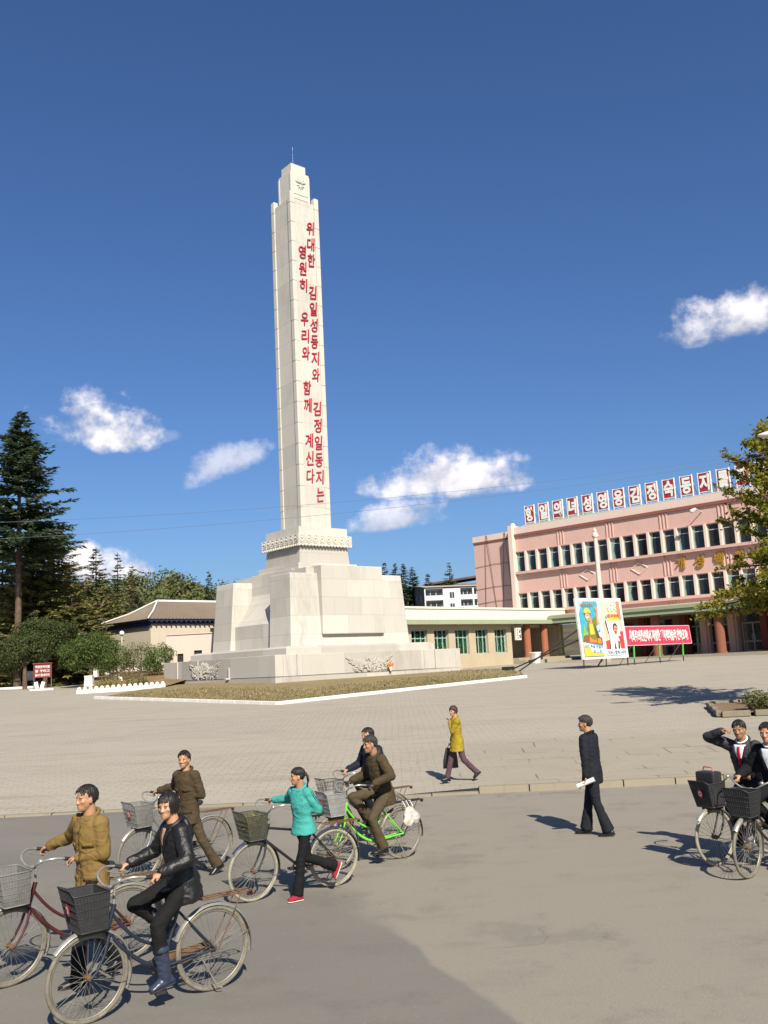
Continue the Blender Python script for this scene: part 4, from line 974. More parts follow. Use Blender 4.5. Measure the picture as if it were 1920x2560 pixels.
    for s in (-1, 1):
        m = MB(); m.tube([(s * .62, .06, 0), (s * .62, .06, 1.98)], .035, 8); m.build('post', METAL, t)
    m = MB(); m.box((0, .0, .06), (1.7, .5, .12)); m.build('base_slab', WHITEW, t)
    for i, line in enumerate(('혁명전적지를', '잘 꾸리고', '길이 빛내이자')):
        me = text_mesh(line, 1.05, .2, .015, .02); me.materials.append(WHITE); o = obj('lettering', me, b); o.location = (0, -.045, 1.72 - i * .3)
    for s in (-1, 1):
        f = thing('white_slab', ('left' if s < 0 else 'right') + ' one of two white slabs leaning under the red notice board', 'slab', (q.x + s * .22 - .2, q.y - .05, zg(q.x, q.y) + .12), R(6), 'white slabs under the notice board')
        m = MB(); m.box((0, 0, .26), (.26, .06, .52), M=Matrix.Rotation(R(14 * s), 3, 'Y') @ Matrix.Rotation(R(-12), 3, 'X')); o = m.build('slab_body', WHITE, f); bevel_mesh(o.data, .012)
        m = MB(); m.box((0, .1, .05), (.2, .2, .1)); m.build('foot', WHITEW, f)
    # white kerb ring at the foot of the spruce
    q = at(43, 1712, 74); m = MB(); z = zg(q.x, q.y)
    m.tube([(q.x + 1.5 * math.cos(R(g)), q.y + 1.2 * math.sin(R(g)), z + .08) for g in range(0, 360, 15)], .13, 6, 0, True); tag(m.build('tree_kerb', WHITEW), 'white kerb ring on the ground round the foot of the tallest spruce', 'kerb')
    for u, v, Y, lab in ((78, 1712, 76, 'short white block beside the notice board on the paving'), (223, 1716, 66, 'short white block in the shade at the foot of the bright pine'), (236, 1692, 76, 'square white block behind the bright pine at the lawn corner')):
        q = at(u, v, Y); z = max(zg(q.x, q.y), terrace_z(q.x, q.y)); m = MB(); m.frustum(0, .7, (-.3, .3, -.25, .25), (-.26, .26, -.22, .22)); m.frustum(.69, .76, (-.3, .3, -.26, .26), (-.28, .28, -.24, .24)); o = m.build('white_block', WHITE); bevel_mesh(o.data, .02); o.location = (q.x, q.y, z); tag(o, lab, 'block')

def build_far():
    # apartment block on the rise behind the annex
    c = at(1063, 1523, 225); t = thing('apartment_block', 'white three storey apartment block with a shaded grey gable end and loggias behind the annex', 'building', (c.x, c.y, c.z - 9), R(10)); H = at(1063, 1468, 225).z - c.z + 9
    wh = mat_plaster('pale_block_render', (.52, .53, .54), .2); gy = mat_plaster('shaded_gable', (.17, .165, .16), .2)  # gable's shade is put into its colour, darker than the front
    m = MB(); D = 20; m.add([(0, -.02, 0), (0, D, 0), (0, D, H), (0, D * .5, H + .9), (0, -.02, H)], [(0, 1, 2, 3, 4)][::-1]); m.b2((.01, D - .3, 0), (24, D, H)); m.build('gable', gy, t)
    for k, y in enumerate((4.0, 9.5, 15)):
        for z in (H - 2.6, H - 5.4, H - 8.2):
            m = MB(); m.b2((-.06, y - .5, z - .8), (.0, y + .5, z + .8)); w = m.build('window', WHITEW, t); m = MB(); m.b2((-.1, y - .36, z - .65), (-.07, y + .1, z + .65)); m.build('pane', PANE, w)
    m = MB(); m.b2((0, 1.2, 0), (24, 1.5, H)); xs = [(.3, 4.6), (9.0, 12.0), (12.4, 15.4), (16, 20), (20.4, 23.6)]
    m.b2((0, 0, 0), (.3, 1.2, H)); m.b2((4.6, 0, 0), (9.0, 1.2, H)); m.b2((12.0, 0, 0), (12.4, 1.2, H)); m.b2((15.4, 0, 0), (16, 1.2, H)); m.b2((0, 0, H - .5), (24, 1.2, H))
    m.build('wall', wh, t)
    lv = [H - 1.9 - 2.75 * k for k in range(4)]
    for a, b in xs:
        for z in lv:
            m = MB(); m.b2((a, .02, z - 1.35), (b, .2, z - .2)); m.b2((a, .2, z - 1.4), (b, 1.2, z - 1.28)); m.build('loggia', WHITEW, t)
            m = MB(); m.b2((a + .2, 1.12, z - .3), (b - .2, 1.19, z + 1.0)); w = m.build('window', PANE, t); m = MB()
            for q in (.33, .66): m.b2((a + (b - a) * q - .05, 1.05, z - .3), (a + (b - a) * q + .05, 1.11, z + 1.0))
            m.build('frame', WHITE, w)
    for z in lv:
        m = MB(); m.b2((6.3, -.05, z - .9), (7.4, .02, z + .5)); w = m.build('window', PANE, t); m = MB(); m.b2((6.8, -.12, z - .9), (6.9, -.06, z + .5)); m.build('frame', WHITE, w)
    m = MB(); m.add([(-.4, -.4, H), (24, -.4, H), (24, D * .5, H + 1.1), (-.4, D * .5, H + 1.1), (-.4, D + .4, H), (24, D + .4, H)], [(0, 1, 2, 3), (3, 2, 5, 4)]); m.b2((-.3, -.45, H - .1), (24, -.3, H + .06)); m.build('roof', mat_plaster('weathered_roof', (.34, .31, .25), .4), t)
    c = at(1085, 1462, 250); t = thing('brown_roofed_hall', 'long hall with a dark brown sloping roof rising behind the apartment block', 'building', (c.x, c.y, c.z - 8), R(10))
    m = MB(); m.b2((0, 0, 0), (26, 12, 8)); m.build('wall', mat_plaster('brown_render', (.14, .10, .07), .3), t)
    m = MB(); m.add([(-1, -1, 8.0), (27, -1, 11.4), (27, 13, 11.4), (-1, 13, 8.0), (-1, -1, 8.5), (27, -1, 12.0), (27, 13, 12.0), (-1, 13, 8.5)], [(3, 2, 1, 0), (4, 5, 6, 7), (0, 1, 5, 4), (1, 2, 6, 5), (2, 3, 7, 6), (3, 0, 4, 7)]); m.build('roof', mat('brown_roof', (.09, .055, .045), .9, .3, .5), t)
build_trees(); build_left_garden(); build_far()

# ------------------------------------------------------------------ street furniture
def bar(m, a, b, r, seg=8): m.tube([a, b], r, seg)
def build_posters():
    d = Vector((.8, .6, 0)); ang = math.atan2(.6, .8); g = gnd(1460, 1672)
    t = thing('poster_stand', 'tall pair of painted propaganda posters on a braced stand in the square', 'poster', (g.x, g.y, 0), ang); gz = zg(g.x, g.y)
    def paint(name, c): return mat('poster_' + name, c, .45, .10, 3)
    teal, yel, skin, skin2, ol, org, whi, ink, red, blu, pch, brn, grn = (paint(n, c) for n, c in (('teal', (.05, .30, .38)), ('yellow', (.62, .42, .05)), ('skin', (.50, .24, .13)), ('light_skin', (.62, .42, .30)), ('olive', (.17, .15, .03)), ('orange', (.55, .20, .03)), ('white', (.66, .66, .63)), ('ink', (.06, .03, .03)), ('red', (.48, .05, .04)), ('blue', (.06, .17, .40)), ('peach', (.58, .38, .26)), ('brown', (.22, .075, .03)), ('green', (.17, .36, .07))))
    H0, Hh, W = 1.02 * .62, 4.05, 2.3
    tilt = Matrix.Translation((0, 0, gz)) @ Matrix.Rotation(R(-4), 4, 'X')
    def panel(x0, bgm, shapes, label):
        m = MB(); ms = [whi]
        m.box((x0 + W / 2, 0, H0 + Hh / 2), (W - .02, .09, Hh))
        o = m.build('poster', [whi], t); o.matrix_local = tilt
        layers = MB(); mats = []
        for i, (mm, poly) in enumerate(shapes):
            if mm not in mats: mats.append(mm)
            y = -.049 - .0035 * i
            # polygon given in 0..1 panel coordinates, y up
            P = [(x0 + W * px, H0 + Hh * py) for px, py in poly]
            n = len(P); layers.add([(x, y, z) for x, z in P] + [(x, y + .0025, z) for x, z in P], [tuple(range(n))] + [(i_ + n, (i_ + 1) % n + n, (i_ + 1) % n, i_) for i_ in range(n)], mats.index(mm))
        layers.build('picture', mats, o)
        return o
    def circ(cx, cy, rx, ry, n=18): return [(cx + rx * math.cos(2 * math.pi * k / n), cy + ry * math.sin(2 * math.pi * k / n)) for k in range(n)]
    A = [(teal, [(.07, .27), (.93, .20), (.93, .96), (.07, .96)]), (mat('poster_pale_blue', (.30, .50, .58), .45), [(.07, .75), (.3, .96), (.07, .96)]), (MATS['poster_pale_blue'], [(.93, .5), (.93, .62), (.72, .50), (.7, .4)]), (whi, [(.78, .42), (.95, .44), (.95, .36), (.8, .33)]),
         (grn, [(.14, .36), (.22, .60), (.28, .46), (.38, .42), (.28, .36), (.2, .30)]),
         (brn, [(.10, .28), (.16, .38), (.34, .40), (.45, .34), (.7, .42), (.95, .33), (.95, .22), (.3, .27)]), (org, [(.38, .27), (.40, .42), (.55, .47), (.68, .40), (.7, .26)]), (org, [(.72, .25), (.76, .34), (.86, .36), (.9, .24)]),
         (ol, [(.33, .50), (.42, .63), (.62, .66), (.78, .70), (.82, .60), (.74, .52), (.82, .34), (.6, .30), (.4, .36)]), (yel, [(.44, .40), (.46, .60), (.60, .58), (.64, .40)]), (paint('shadow_brown', (.09, .06, .03)), [(.70, .34), (.66, .58), (.75, .50), (.86, .33)]),
         (skin, [(.78, .58), (.80, .70), (.86, .84), (.92, .78), (.97, .62), (.9, .56)]), (skin2, [(.84, .62), (.88, .80), (.93, .78), (.97, .63), (.92, .58)]), (skin, circ(.84, .83, .065, .04)), (skin, [(.46, .58), (.5, .66), (.58, .66), (.56, .58)]),
         (skin, circ(.42, .71, .115, .085)), (skin2, circ(.395, .705, .08, .065)), (paint('hair', (.04, .025, .02)), [(.27, .74), (.55, .77), (.56, .70), (.52, .76), (.3, .73)]),
         (yel, [(.25, .755), (.28, .81), (.36, .845), (.46, .84), (.53, .80), (.57, .755), (.45, .77), (.35, .765)]), (ink, [(.36, .72), (.42, .725), (.42, .712), (.36, .708)]), (ink, [(.45, .728), (.5, .732), (.5, .72), (.45, .716)]), (red, [(.38, .665), (.45, .67), (.44, .655), (.39, .652)]),
         (whi, [(.07, .04), (.93, .04), (.93, .19), (.07, .27)]), (yel, [(.07, .04), (.93, .04), (.93, .075), (.36, .12), (.34, .19), (.07, .215)])]
    Bs = [(pch, [(.06, .14), (.94, .14), (.94, .96), (.06, .96)]), (mat('poster_pale_green', (.46, .48, .36), .45), [(.06, .6), (.5, .62), (.5, .96), (.06, .96)]), (paint('coral', (.55, .20, .11)), [(.68, .70), (.94, .62), (.94, .96), (.8, .96)]), (mat('poster_pale_yellow', (.64, .58, .30), .45), [(.30, .72), (.78, .72), (.66, .96), (.42, .96)]),
          (yel, [(.34, .60), (.80, .60), (.80, .70), (.34, .70)]), (whi, [(.2, .2), (.3, .62), (.8, .62), (.86, .36), (.7, .2)]),
          (red, [(.10, .14), (.10, .28), (.26, .30), (.26, .14)]), (red, [(.60, .14), (.66, .36), (.78, .36), (.78, .44), (.92, .44), (.92, .14)]), (ink, [(.22, .14), (.27, .36), (.17, .60), (.19, .64), (.33, .38), (.4, .14)]), (whi, [(.27, .14), (.30, .34), (.21, .64), (.30, .66), (.42, .42), (.62, .40), (.70, .30), (.72, .14)]),
          (ink, [(.44, .14), (.48, .32), (.53, .14)]), (ink, [(.60, .14), (.64, .30), (.7, .26), (.68, .14)]), (skin, circ(.25, .69, .05, .032)), (ink, circ(.58, .50, .11, .082)), (skin, circ(.58, .475, .085, .066)), (red, circ(.575, .42, .05, .03)), (ink, [(.50, .49), (.57, .492), (.57, .48), (.5, .478)]), (ink, [(.6, .492), (.66, .49), (.66, .478), (.6, .48)]),
          (whi, [(.06, .04), (.94, .04), (.94, .14), (.06, .14)])]
    pa = panel(.0, teal, A, ''); pb = panel(W, pch, Bs, '')
    def wr(parent, body, x, z, w, h, mm, rot=0.):
        me = text_mesh(body, w, h, .004, .03); me.materials.append(mm); o = obj('lettering', me, parent); o.location = (x, -.135, z); o.rotation_euler = (0, R(rot), 0)
    wr(pa, '사회주의 내 조국', .95, H0 + Hh * .90, 1.35, .26, paint('brick', (.42, .13, .08)))
    wr(pa, '당의 뜻을 받들어', 1.15, H0 + Hh * .195, 1.8, .25, blu, 4); wr(pa, '앞으로!', 1.5, H0 + Hh * .115, .95, .25, blu, 4)
    wr(pb, '총공격', W + 1.2, H0 + Hh * .85, .9, .5, whi); wr(pb, '앞으로 앞으로', W + 1.28, H0 + Hh * .715, 1.2, .25, red)
    wr(pb, '모두다 떨쳐나서자!', W + 1.15, H0 + Hh * .085, 1.9, .27, paint('slate', (.12, .17, .26)))
    m = MB(); fr = .05
    for z in (H0 - .02, H0 + Hh + .02): m.box((W, 0, z), (2 * W + .1, .13, fr))
    for x in (-.02, W, 2 * W + .02): m.box((x, 0, H0 + Hh / 2), (.06, .14, Hh))
    o = m.build('frame', WHITE, t); o.matrix_local = tilt
    for x in (.05, W, 2 * W - .05):
        m = MB(); bar(m, (x, .04, gz - .05), (x, .0, gz + H0), .04); m.build('leg', BLACKM, t)
    for k, (x, top, fx, fy) in enumerate(((.3, 2.75, -2.7, 3.4), (.3, 2.0, -2.4, 4.9), (4.2, 2.4, 4.4, 2.6))):
        wp = Vector((g.x, g.y, 0)) + d * fx + Vector((-.6, .8, 0)) * fy
        m = MB(); bar(m, (x, .2, gz + top), (fx, fy, zg(wp.x, wp.y)), .05); m.build('brace', BLACKM, t)
        if k == 1: m = MB(); m.box((fx + .2, fy, zg(wp.x, wp.y) + .16), (.8, .5, .34), R(10)); m.build('ballast_block', BLACKM, t)
    d = Vector((.75, .66, 0)).normalized(); ang = math.atan2(d.y, d.x); g = gnd(1591, 1662); gz = zg(g.x, g.y)
    t = thing('slogan_banner', 'long crimson banner board with white writing on green legs, right of the posters', 'banner', (g.x, g.y, 0), ang)
    tilt = Matrix.Translation((0, 0, gz)) @ Matrix.Rotation(R(-5), 4, 'X'); L_ = 8.3; x0 = -.75
    m = MB(); m.box((x0 + L_ / 2, 0, 2.02), (L_, .1, 1.32)); b = m.build('board', mat('crimson_cloth', (.45, .035, .075), .5, .1, 1), t); b.matrix_local = tilt
    m = MB()
    for z in (1.35, 2.69): m.box((x0 + L_ / 2, 0, z), (L_ + .08, .13, .05))
    for x in (x0 - .02, x0 + L_ + .02): m.box((x, 0, 2.02), (.05, .13, 1.36))
    m.build('frame', mat('pale_pink_frame', (.55, .33, .36), .5), b)
    me = text_mesh('사회주의전선에서 자랑찬 력사적대승리 안아오자!', L_ - .75, .82, .02, .03); me.materials.append(WHITE)
    for v in me.vertices: v.co.z += -.10 * math.sin(v.co.x * 9) * .3
    o = obj('lettering', me, b); o.location = (x0 + L_ / 2, -.062, 2.02)
    gr = mat('bright_green_paint', (.08, .36, .05), .45, .15, 5)
    for x in (-.1, 3.1, 6.2):
        wp = Vector((g.x, g.y, 0)) + d * x; wz = zg(wp.x, wp.y)
        m = MB(); bar(m, (x, .06, wz + .42), (x, .0, gz + 1.4), .065); l = m.build('leg', gr, t)
        m = MB(); bar(m, (x, .065, wz - .05), (x, .06, wz + .44), .04); m.build('foot', BLACKM, l)
        m = MB(); wp2 = wp + Vector((-d.y, d.x, 0)) * 1.7; bar(m, (x, .06, gz + 1.5), (x + .5, 1.7, zg(wp2.x, wp2.y)), .022, 6); m.build('brace', METAL, t)

def build_poles():
    b = at(1514, 1640, 80); top = at(1483, 1318, 80); z = zg(b.x, b.y)
    t = thing('flagpole', 'slim pale pink pole with a finial in front of the store windows', 'pole', (b.x, b.y, z)); H = top.z - z
    m = MB(); m.tube([(0, 0, -.1), (0, 0, H * .5), (0, 0, H - .9)], [.26, .22, .16], 14); m.build('shaft', PINKL, t)
    m = MB(); m.tube([(0, 0, H - .95), (0, 0, H - .8), (0, 0, H - .72), (0, 0, H - .45)], [.2, .3, .3, .17], 14); m.ell((0, 0, H - .32), (.17, .17, .2), None, 12, 8); m.tube([(0, 0, H - .2), (0, 0, H)], [.04, .01], 6); m.build('finial', PINKL, t)
    m = MB(); m.tube([(0, 0, -.1), (0, 0, .5)], [.5, .42], 14); m.build('base', mat_plaster('porch_concrete', (.30, .26, .19)) if 'porch_concrete' not in MATS else MATS['porch_concrete'], t)
    q = at(1914, 1087, 26.5); t = thing('street_lamp', 'white street lamp head on an arm reaching in at the right edge over the ginkgo', 'street lamp', (q.x + 2.2, q.y, zg(q.x, q.y))); z = q.z - zg(q.x, q.y)
    m = MB(); m.tube([(0, 0, -.1), (0, 0, z - .6), (-.25, 0, z - .1), (-1.2, 0, z + .05), (-1.7, 0, z + .02)], [.11, .08, .06, .045, .04], 10); m.build('post', METAL, t)
    m = MB(); m.loft([((-1.5, 0, z + .03), (0, .05, 0), (0, 0, .04)), ((-1.75, 0, z + .02), (0, .16, 0), (0, 0, .09)), ((-2.2, 0, z), (0, .17, 0), (0, 0, .09)), ((-2.42, 0, z - .01), (0, .07, 0), (0, 0, .04))], 16); m.build('lamp_head', WHITE, t)
    m = MB(); m.loft([((-2.0, 0, z - .07), (.22, 0, 0), (0, .12, 0)), ((-2.0, 0, z - .13), (.14, 0, 0), (0, .07, 0))], 14); m.build('lens', mat('lamp_glass', (.5, .5, .48), .2), t)
    # planting bed under the ginkgo
    bx, by = 12.6, 31.0; pts = [(10.0, 29.3), (17, 29.0), (17, 33.4), (10.8, 32.6)]
    t = thing('planting_bed', 'low stone edged planting bed under the ginkgo at the right', 'planter', (0, 0, 0))
    m = MB()
    for i in range(4):
        a, b = Vector(pts[i]), Vector(pts[(i + 1) % 4]); n = int((b - a).length / 1.0)
        for k in range(n):
            p, q = a.lerp(b, k / n + .01), a.lerp(b, (k + 1) / n - .01); c = (p + q) / 2; m.box((c.x, c.y, zg(c.x, c.y) + .1), ((q - p).length, .18, .18), math.atan2((b - a).y, (b - a).x))
    o = m.build('stone_edge', mat_plaster('bed_stone', (.20, .17, .125), .5), t); bevel_mesh(o.data, .02)  # stone colour darkened to stand for the shade on the bed
    m = MB(); m.add([(x, y, zg(x, y) + .12) for x, y in pts], [(0, 1, 2, 3)]); m.build('soil', DIRT, t)
    for i, (x, y, h, lab) in enumerate(((11.3, 29.7, .55, 'dark stump like shrub at the bed corner behind the riders'), (12.3, 29.9, .75, 'dark clipped shrub in the bed under the ginkgo, nearer the trunk'), (13.2, 30.2, .7, 'dark shrub in the bed at the right edge of the photo'))):
        random.seed(100 + i); s = thing('bed_shrub', lab, 'shrub', (x, y, zg(x, y) + .14), 0, 'shrubs in the planting bed'); m = MB(); leafy(m, [((0, 0, h * .55), (.42, .35, h * .55)), ((.3, .1, h * .4), (.3, .3, h * .4))], 900, .09); m.build('foliage', LEAFG, s)
        m = MB(); m.tube([(0, 0, -.1), (.02, 0, h * .6)], [.04, .02], 6); m.tube([(.02, 0, .1), (.25, .05, h * .5)], [.03, .015], 6); m.build('stem', BARK, s)
    # overhead cables
    wire = mat('cable_grey', (.10, .11, .13), .6)
    for lab, pts in (('upper overhead cable crossing the sky behind the tower', [(-60, 1308, 24), (557, 1273, 24.6), (1160, 1228, 25.2), (1980, 1120, 26)]), ('lower overhead cable crossing the sky past the tower shaft', [(-60, 1350, 24), (557, 1309, 24.6), (1160, 1248, 25.2), (1980, 1130, 26)])):
        a, b = at(*pts[0]), at(*pts[-1]); P = [at(*p) for p in pts]; q = []
        for k in range(41):
            s_ = k / 40; p = a.lerp(b, s_)
            # sag fitted as a parabola
            p.z -= 4 * s_ * (1 - s_) * .35; q.append(p)
        m = MB(); m.tube(q, .0045, 5); tag(m.build('overhead_cable', wire), lab, 'cable', 'overhead cables')
build_posters(); build_poles()

# ------------------------------------------------------------------ bicycles
WR, WB = .335, 1.06
SPOKE = mat('spoke_steel', (.22, .205, .175), .45, .25, 12, metal=.5)
BASKM = None
def make_bike(label, front, rear, frame_mat, steer=0., basket='grey', guard=None, rack=True, crank=40., diamond=False, badge=True, group='bicycles', basket_high=0., tyre=None, rust=True):
    front, rear = Vector(front), Vector(rear); hd = (front - rear).normalized(); ang = math.atan2(hd.y, hd.x); mid = (front + rear) / 2
    o = thing('bicycle', label, 'bicycle', (mid.x - hd.x * WB / 2, mid.y - hd.y * WB / 2, 0), ang, group)
    ax = Vector((-.30, 0, .95)).normalized(); piv = Vector((.87, 0, .80)); S = Matrix.Translation(piv) @ Matrix.Rotation(R(steer), 4, ax) @ Matrix.Translation(-piv)
    guard = guard or CHROME; tyre = tyre or TYRE
    def fin(m, name, mats, parent=None, st=False):
        if st: m.v = [tuple(S @ Vector(v)) for v in m.v]
        return m.build(name, mats, parent or o)
    for cx, st in ((0, False), (WB, True)):
        c = Vector((cx, 0, WR))
        def ringp(r, n=44): return [c + Vector((r * math.cos(2 * math.pi * k / n), 0, r * math.sin(2 * math.pi * k / n))) for k in range(n)]
        m = MB(); m.tube(ringp(WR - .038), .011, 6, 0, True); w = fin(m, 'wheel', SPOKE, None, st)
        m = MB(); m.tube(ringp(WR - .018), .0185, 8, 0, True); fin(m, 'tyre', tyre, w, st)
        m = MB()
        for k in range(32):
            a = 2 * math.pi * k / 32; b = a + (.55 if k % 2 else -.55); y = .022 if k % 4 < 2 else -.022
            m.tube([c + Vector((.022 * math.cos(b), y, .022 * math.sin(b))), c + Vector(((WR - .045) * math.cos(a), 0, (WR - .045) * math.sin(a)))], .0019, 4, 0, False, False)
        fin(m, 'spokes', SPOKE, w, st)
        m = MB(); m.tube([c + Vector((0, -.05, 0)), c + Vector((0, -.03, 0)), c + Vector((0, .03, 0)), c + Vector((0, .05, 0))], [.014, .026, .026, .014], 10); m.ell(c + Vector((0, .0, 0)), (.035, .02, .035)) if cx == 0 else None; fin(m, 'hub', RUST if rust else SPOKE, w, st)
        # mudguard
        m = MB(); a0, a1 = ((35, 178) if cx else (-12, 150)); pts = []
        n = 22; vs = []; rr = WR + .022
        if cx: a0, a1 = 40, 205
        for k in range(n + 1):
            a = R(a0 + (a1 - a0) * k / n)
            for y, dr in ((-.03, -.012), (-.016, .004), (0, .009), (.016, .004), (.03, -.012)): vs.append(c + Vector(((rr + dr) * math.cos(a), y, (rr + dr) * math.sin(a))))
        if not cx:
            vs = []
            for k in range(n + 1):
                a = R(20 + 175 * k / n)
                for y, dr in ((-.03, -.012), (-.016, .004), (0, .009), (.016, .004), (.03, -.012)): vs.append(c + Vector(((rr + dr) * math.cos(a), y, (rr + dr) * math.sin(a))))
        m.add(vs, [(i * 5 + j, i * 5 + j + 1, i * 5 + j + 6, i * 5 + j + 5) for i in range(n) for j in range(4)], 0, True)
        g = fin(m, 'mudguard', guard, None, st); sm = MB()
        for y in (-.045, .045):
            a = R(195 if cx else 165); sm.tube([c + Vector((0, y, 0)), c + Vector((rr * math.cos(a), y * .7, rr * math.sin(a)))], .003, 4)
        fin(sm, 'stay', SPOKE, g, st)
    # frame
    bb = Vector((.45, 0, .29)); ht0, ht1 = Vector((.90, 0, .66)), Vector((.855, 0, .82)); st_top = Vector((.30, 0, .72)); m = MB()
    if diamond:
        m.tube([ht1 - Vector((-.005, 0, .03)), st_top + Vector((.02, 0, -.03))], .015, 10); m.tube([ht0, bb], .017, 10)
    else:
        def cv(a, b, sag): return [a.lerp(b, k / 10) + Vector((0, 0, -sag * 4 * (k / 10) * (1 - k / 10))) for k in range(11)]
        m.tube(cv(ht0 + Vector((.006, 0, -.01)), bb, .07), .017, 10); m.tube(cv(ht1 + Vector((.012, 0, -.05)), bb.lerp(st_top, .42), .10), .014, 10)
    m.tube([bb, st_top], .015, 10); m.tube([ht0 - Vector((-.012, 0, .03)), ht1 + Vector((-.006, 0, .02))], .02, 12)
    for y in (-.05, .05): m.tube([bb + Vector((0, y * .5, 0)), Vector((0, y, WR))], .010, 8); m.tube([st_top + Vector((0, y * .3, -.04)), Vector((0, y, WR))], .008, 8)
    m.tube([bb + Vector((0, -.04, 0)), bb + Vector((0, .04, 0))], .024, 12); fin(m, 'frame', frame_mat)
    m = MB()
    for y in (-.055, .055):
        m.tube([ht0 + Vector((.008, y * .7, -.035)), Vector((.945, y, .50)), Vector((1.01, y, .38)), Vector((WB, y, WR))], [.013, .012, .010, .008], 8)
    m.tube([ht0 + Vector((.008, -.045, -.03)), ht0 + Vector((.008, .045, -.03))], .016, 8); fin(m, 'fork', frame_mat, None, True)
    # handlebar
    m = MB(); top = Vector((.845, 0, .97)); m.tube([ht1, ht1.lerp(top, .6), top], .012, 8); m.tube([top, top + Vector((.05, 0, .005))], .015, 8)
    bar_ = [(.62, .275, 1.045), (.72, .285, 1.065), (.83, .26, 1.075), (.91, .18, 1.04), (.91, .09, .985), (.895, 0, .975)]
    P = [Vector(b) for b in bar_]; P = P + [Vector((b.x, -b.y, b.z)) for b in P[-2::-1]]
    Q = []
    for i in range(len(P) - 1):
        p0, p1, p2, p3 = P[max(0, i - 1)], P[i], P[i + 1], P[min(len(P) - 1, i + 2)]
        for k in range(4):
            t_ = k / 4; Q.append(.5 * ((2 * p1) + (p2 - p0) * t_ + (2 * p0 - 5 * p1 + 4 * p2 - p3) * t_ ** 2 + (3 * p1 - p0 - 3 * p2 + p3) * t_ ** 3))
    Q.append(P[-1]); m.tube(Q, .0105, 8); hb = fin(m, 'handlebar', CHROME, None, True)
    for s in (-1, 1):
        m = MB(); m.tube([(.60, s * .273, 1.04), (.72, s * .284, 1.064)], .0165, 8); fin(m, 'grip', RUBBER, hb, True)
        m = MB(); m.tube([(.80, s * .255, 1.045), (.74, s * .25, 1.02), (.66, s * .262, 1.005)], .005, 6); fin(m, 'brake_lever', CHROME, hb, True)
    m = MB(); m.ell((.87, .14, 1.045), (.028, .028, .022), None, 10, 6); fin(m, 'bell', CHROME, hb, True)
    # saddle
    m = MB(); m.tube([st_top + Vector((.01, 0, -.05)), Vector((.27, 0, .84))], .0115, 8); fin(m, 'seat_post', CHROME)
    m = MB(); m.loft([((.46, 0, .868), (0, .012, 0), (0, 0, .010)), ((.43, 0, .872), (0, .026, 0), (0, 0, .022)), ((.34, 0, .875), (0, .045, 0), (0, 0, .028)), ((.25, 0, .878), (0, .095, 0), (0, 0, .036)), ((.18, 0, .882), (0, .108, 0), (0, 0, .04)), ((.14, 0, .885), (0, .07, 0), (0, 0, .03))], 14)
    s_ = fin(m, 'saddle', mat('saddle_vinyl', (.022, .021, .022), .45, .2, 12))
    m = MB()
    for y in (-.05, .05): m.tube([(.2, y, .80), (.2, y * .8, .86)], .011, 6)
    fin(m, 'saddle_springs', SPOKE, s_)
    # drive
    m = MB(); m.tube([(0, -.058, WR + .035), (.45, -.058, .29 + .075), (.53, -.058, .29), (.45, -.058, .29 - .075), (0, -.058, WR - .035)], .006, 6, 0, True)
    m.tube([bb + Vector((0, -.058, 0)) + Vector((.075 * math.cos(R(a)), 0, .075 * math.sin(R(a)))) for a in range(0, 360, 20)], .006, 6, 0, True)
    if rust: m.box((.2, -.064, .33), (.44, .008, .075), M=Matrix.Rotation(R(5), 3, 'Y'))
    fin(m, 'chain_guard', RUST if rust else BLACKM)
    for s in (1, -1):
        a = R(crank) if s > 0 else R(crank + 180); e = bb + Vector((.17 * math.cos(a), s * .07, .17 * math.sin(a)))
        m = MB(); m.tube([bb + Vector((0, s * .06, 0)), e], [.011, .009], 8); c = fin(m, 'crank', CHROME); m = MB(); m.box(e + Vector((0, s * .05, 0)), (.085, .09, .024)); fin(m, 'pedal', RUBBER, c)
    m = MB(); m.tube([(.12, .05, .28), (.02, .12, .06), (-.02, .13, .05)], .007, 6); fin(m, 'kickstand', SPOKE)
    if rack:
        m = MB(); z = WR * 2 + .075
        for y in (-.065, .065): m.tube([(.20, y * .6, z + .02), (.1, y, z), (-.33, y, z), (-.36, y * .6, z + .005)], .006, 6)
        for x in (.05, -.1, -.25, -.355): m.tube([(x, -.065, z), (x, .065, z)], .005, 6)
        m.tube([(.1, 0, z), (-.33, 0, z)], .005, 6)
        for y in (-.062, .062): m.tube([(-.02, y * .9, WR), (-.25, y, z)], .005, 6)
        fin(m, 'rear_rack', RUST if rust else BLACKM)
        m = MB(); m.box((-.37, 0, z - .025), (.015, .05, .03)); fin(m, 'reflector', mat('red_reflector', (.16, .012, .012), .3))
    else: z = WR * 2 + .075
    # basket on the handlebar
    if basket:
        col = {'grey': (.17, .165, .155), 'black': (.030, .030, .032), 'dark': (.06, .06, .058), 'pale': (.24, .235, .23), 'olive': (.07, .068, .05)}[basket]
        bm_ = mat('basket_' + basket, col, .55, .2, 14)
        zb, zt = .70 + basket_high, .985 + basket_high; m = MB()
        def rect(q): 
            w = .125 + .035 * q; x0 = .955 - .0 * q; x1 = 1.17 + .075 * q; return [(x0, -w), (x1, -w), (x1, w), (x0, w)], zb + (zt - zb) * q
        def pt(q, u):     # u in 0..4 round the rectangle
            r, z_ = rect(q); i = int(u) % 4; f = u - int(u); a, b = r[i], r[(i + 1) % 4]; return Vector((a[0] + (b[0] - a[0]) * f, a[1] + (b[1] - a[1]) * f, z_ + (.03 if q > .98 and i == 1 else 0)))
        N_ = 11
        for i in range(4):
            for k in range(N_): m.tube([pt(0, i + k / N_), pt(1, i + k / N_)], .0028 if basket != 'black' else .004, 4, 0, False, False)
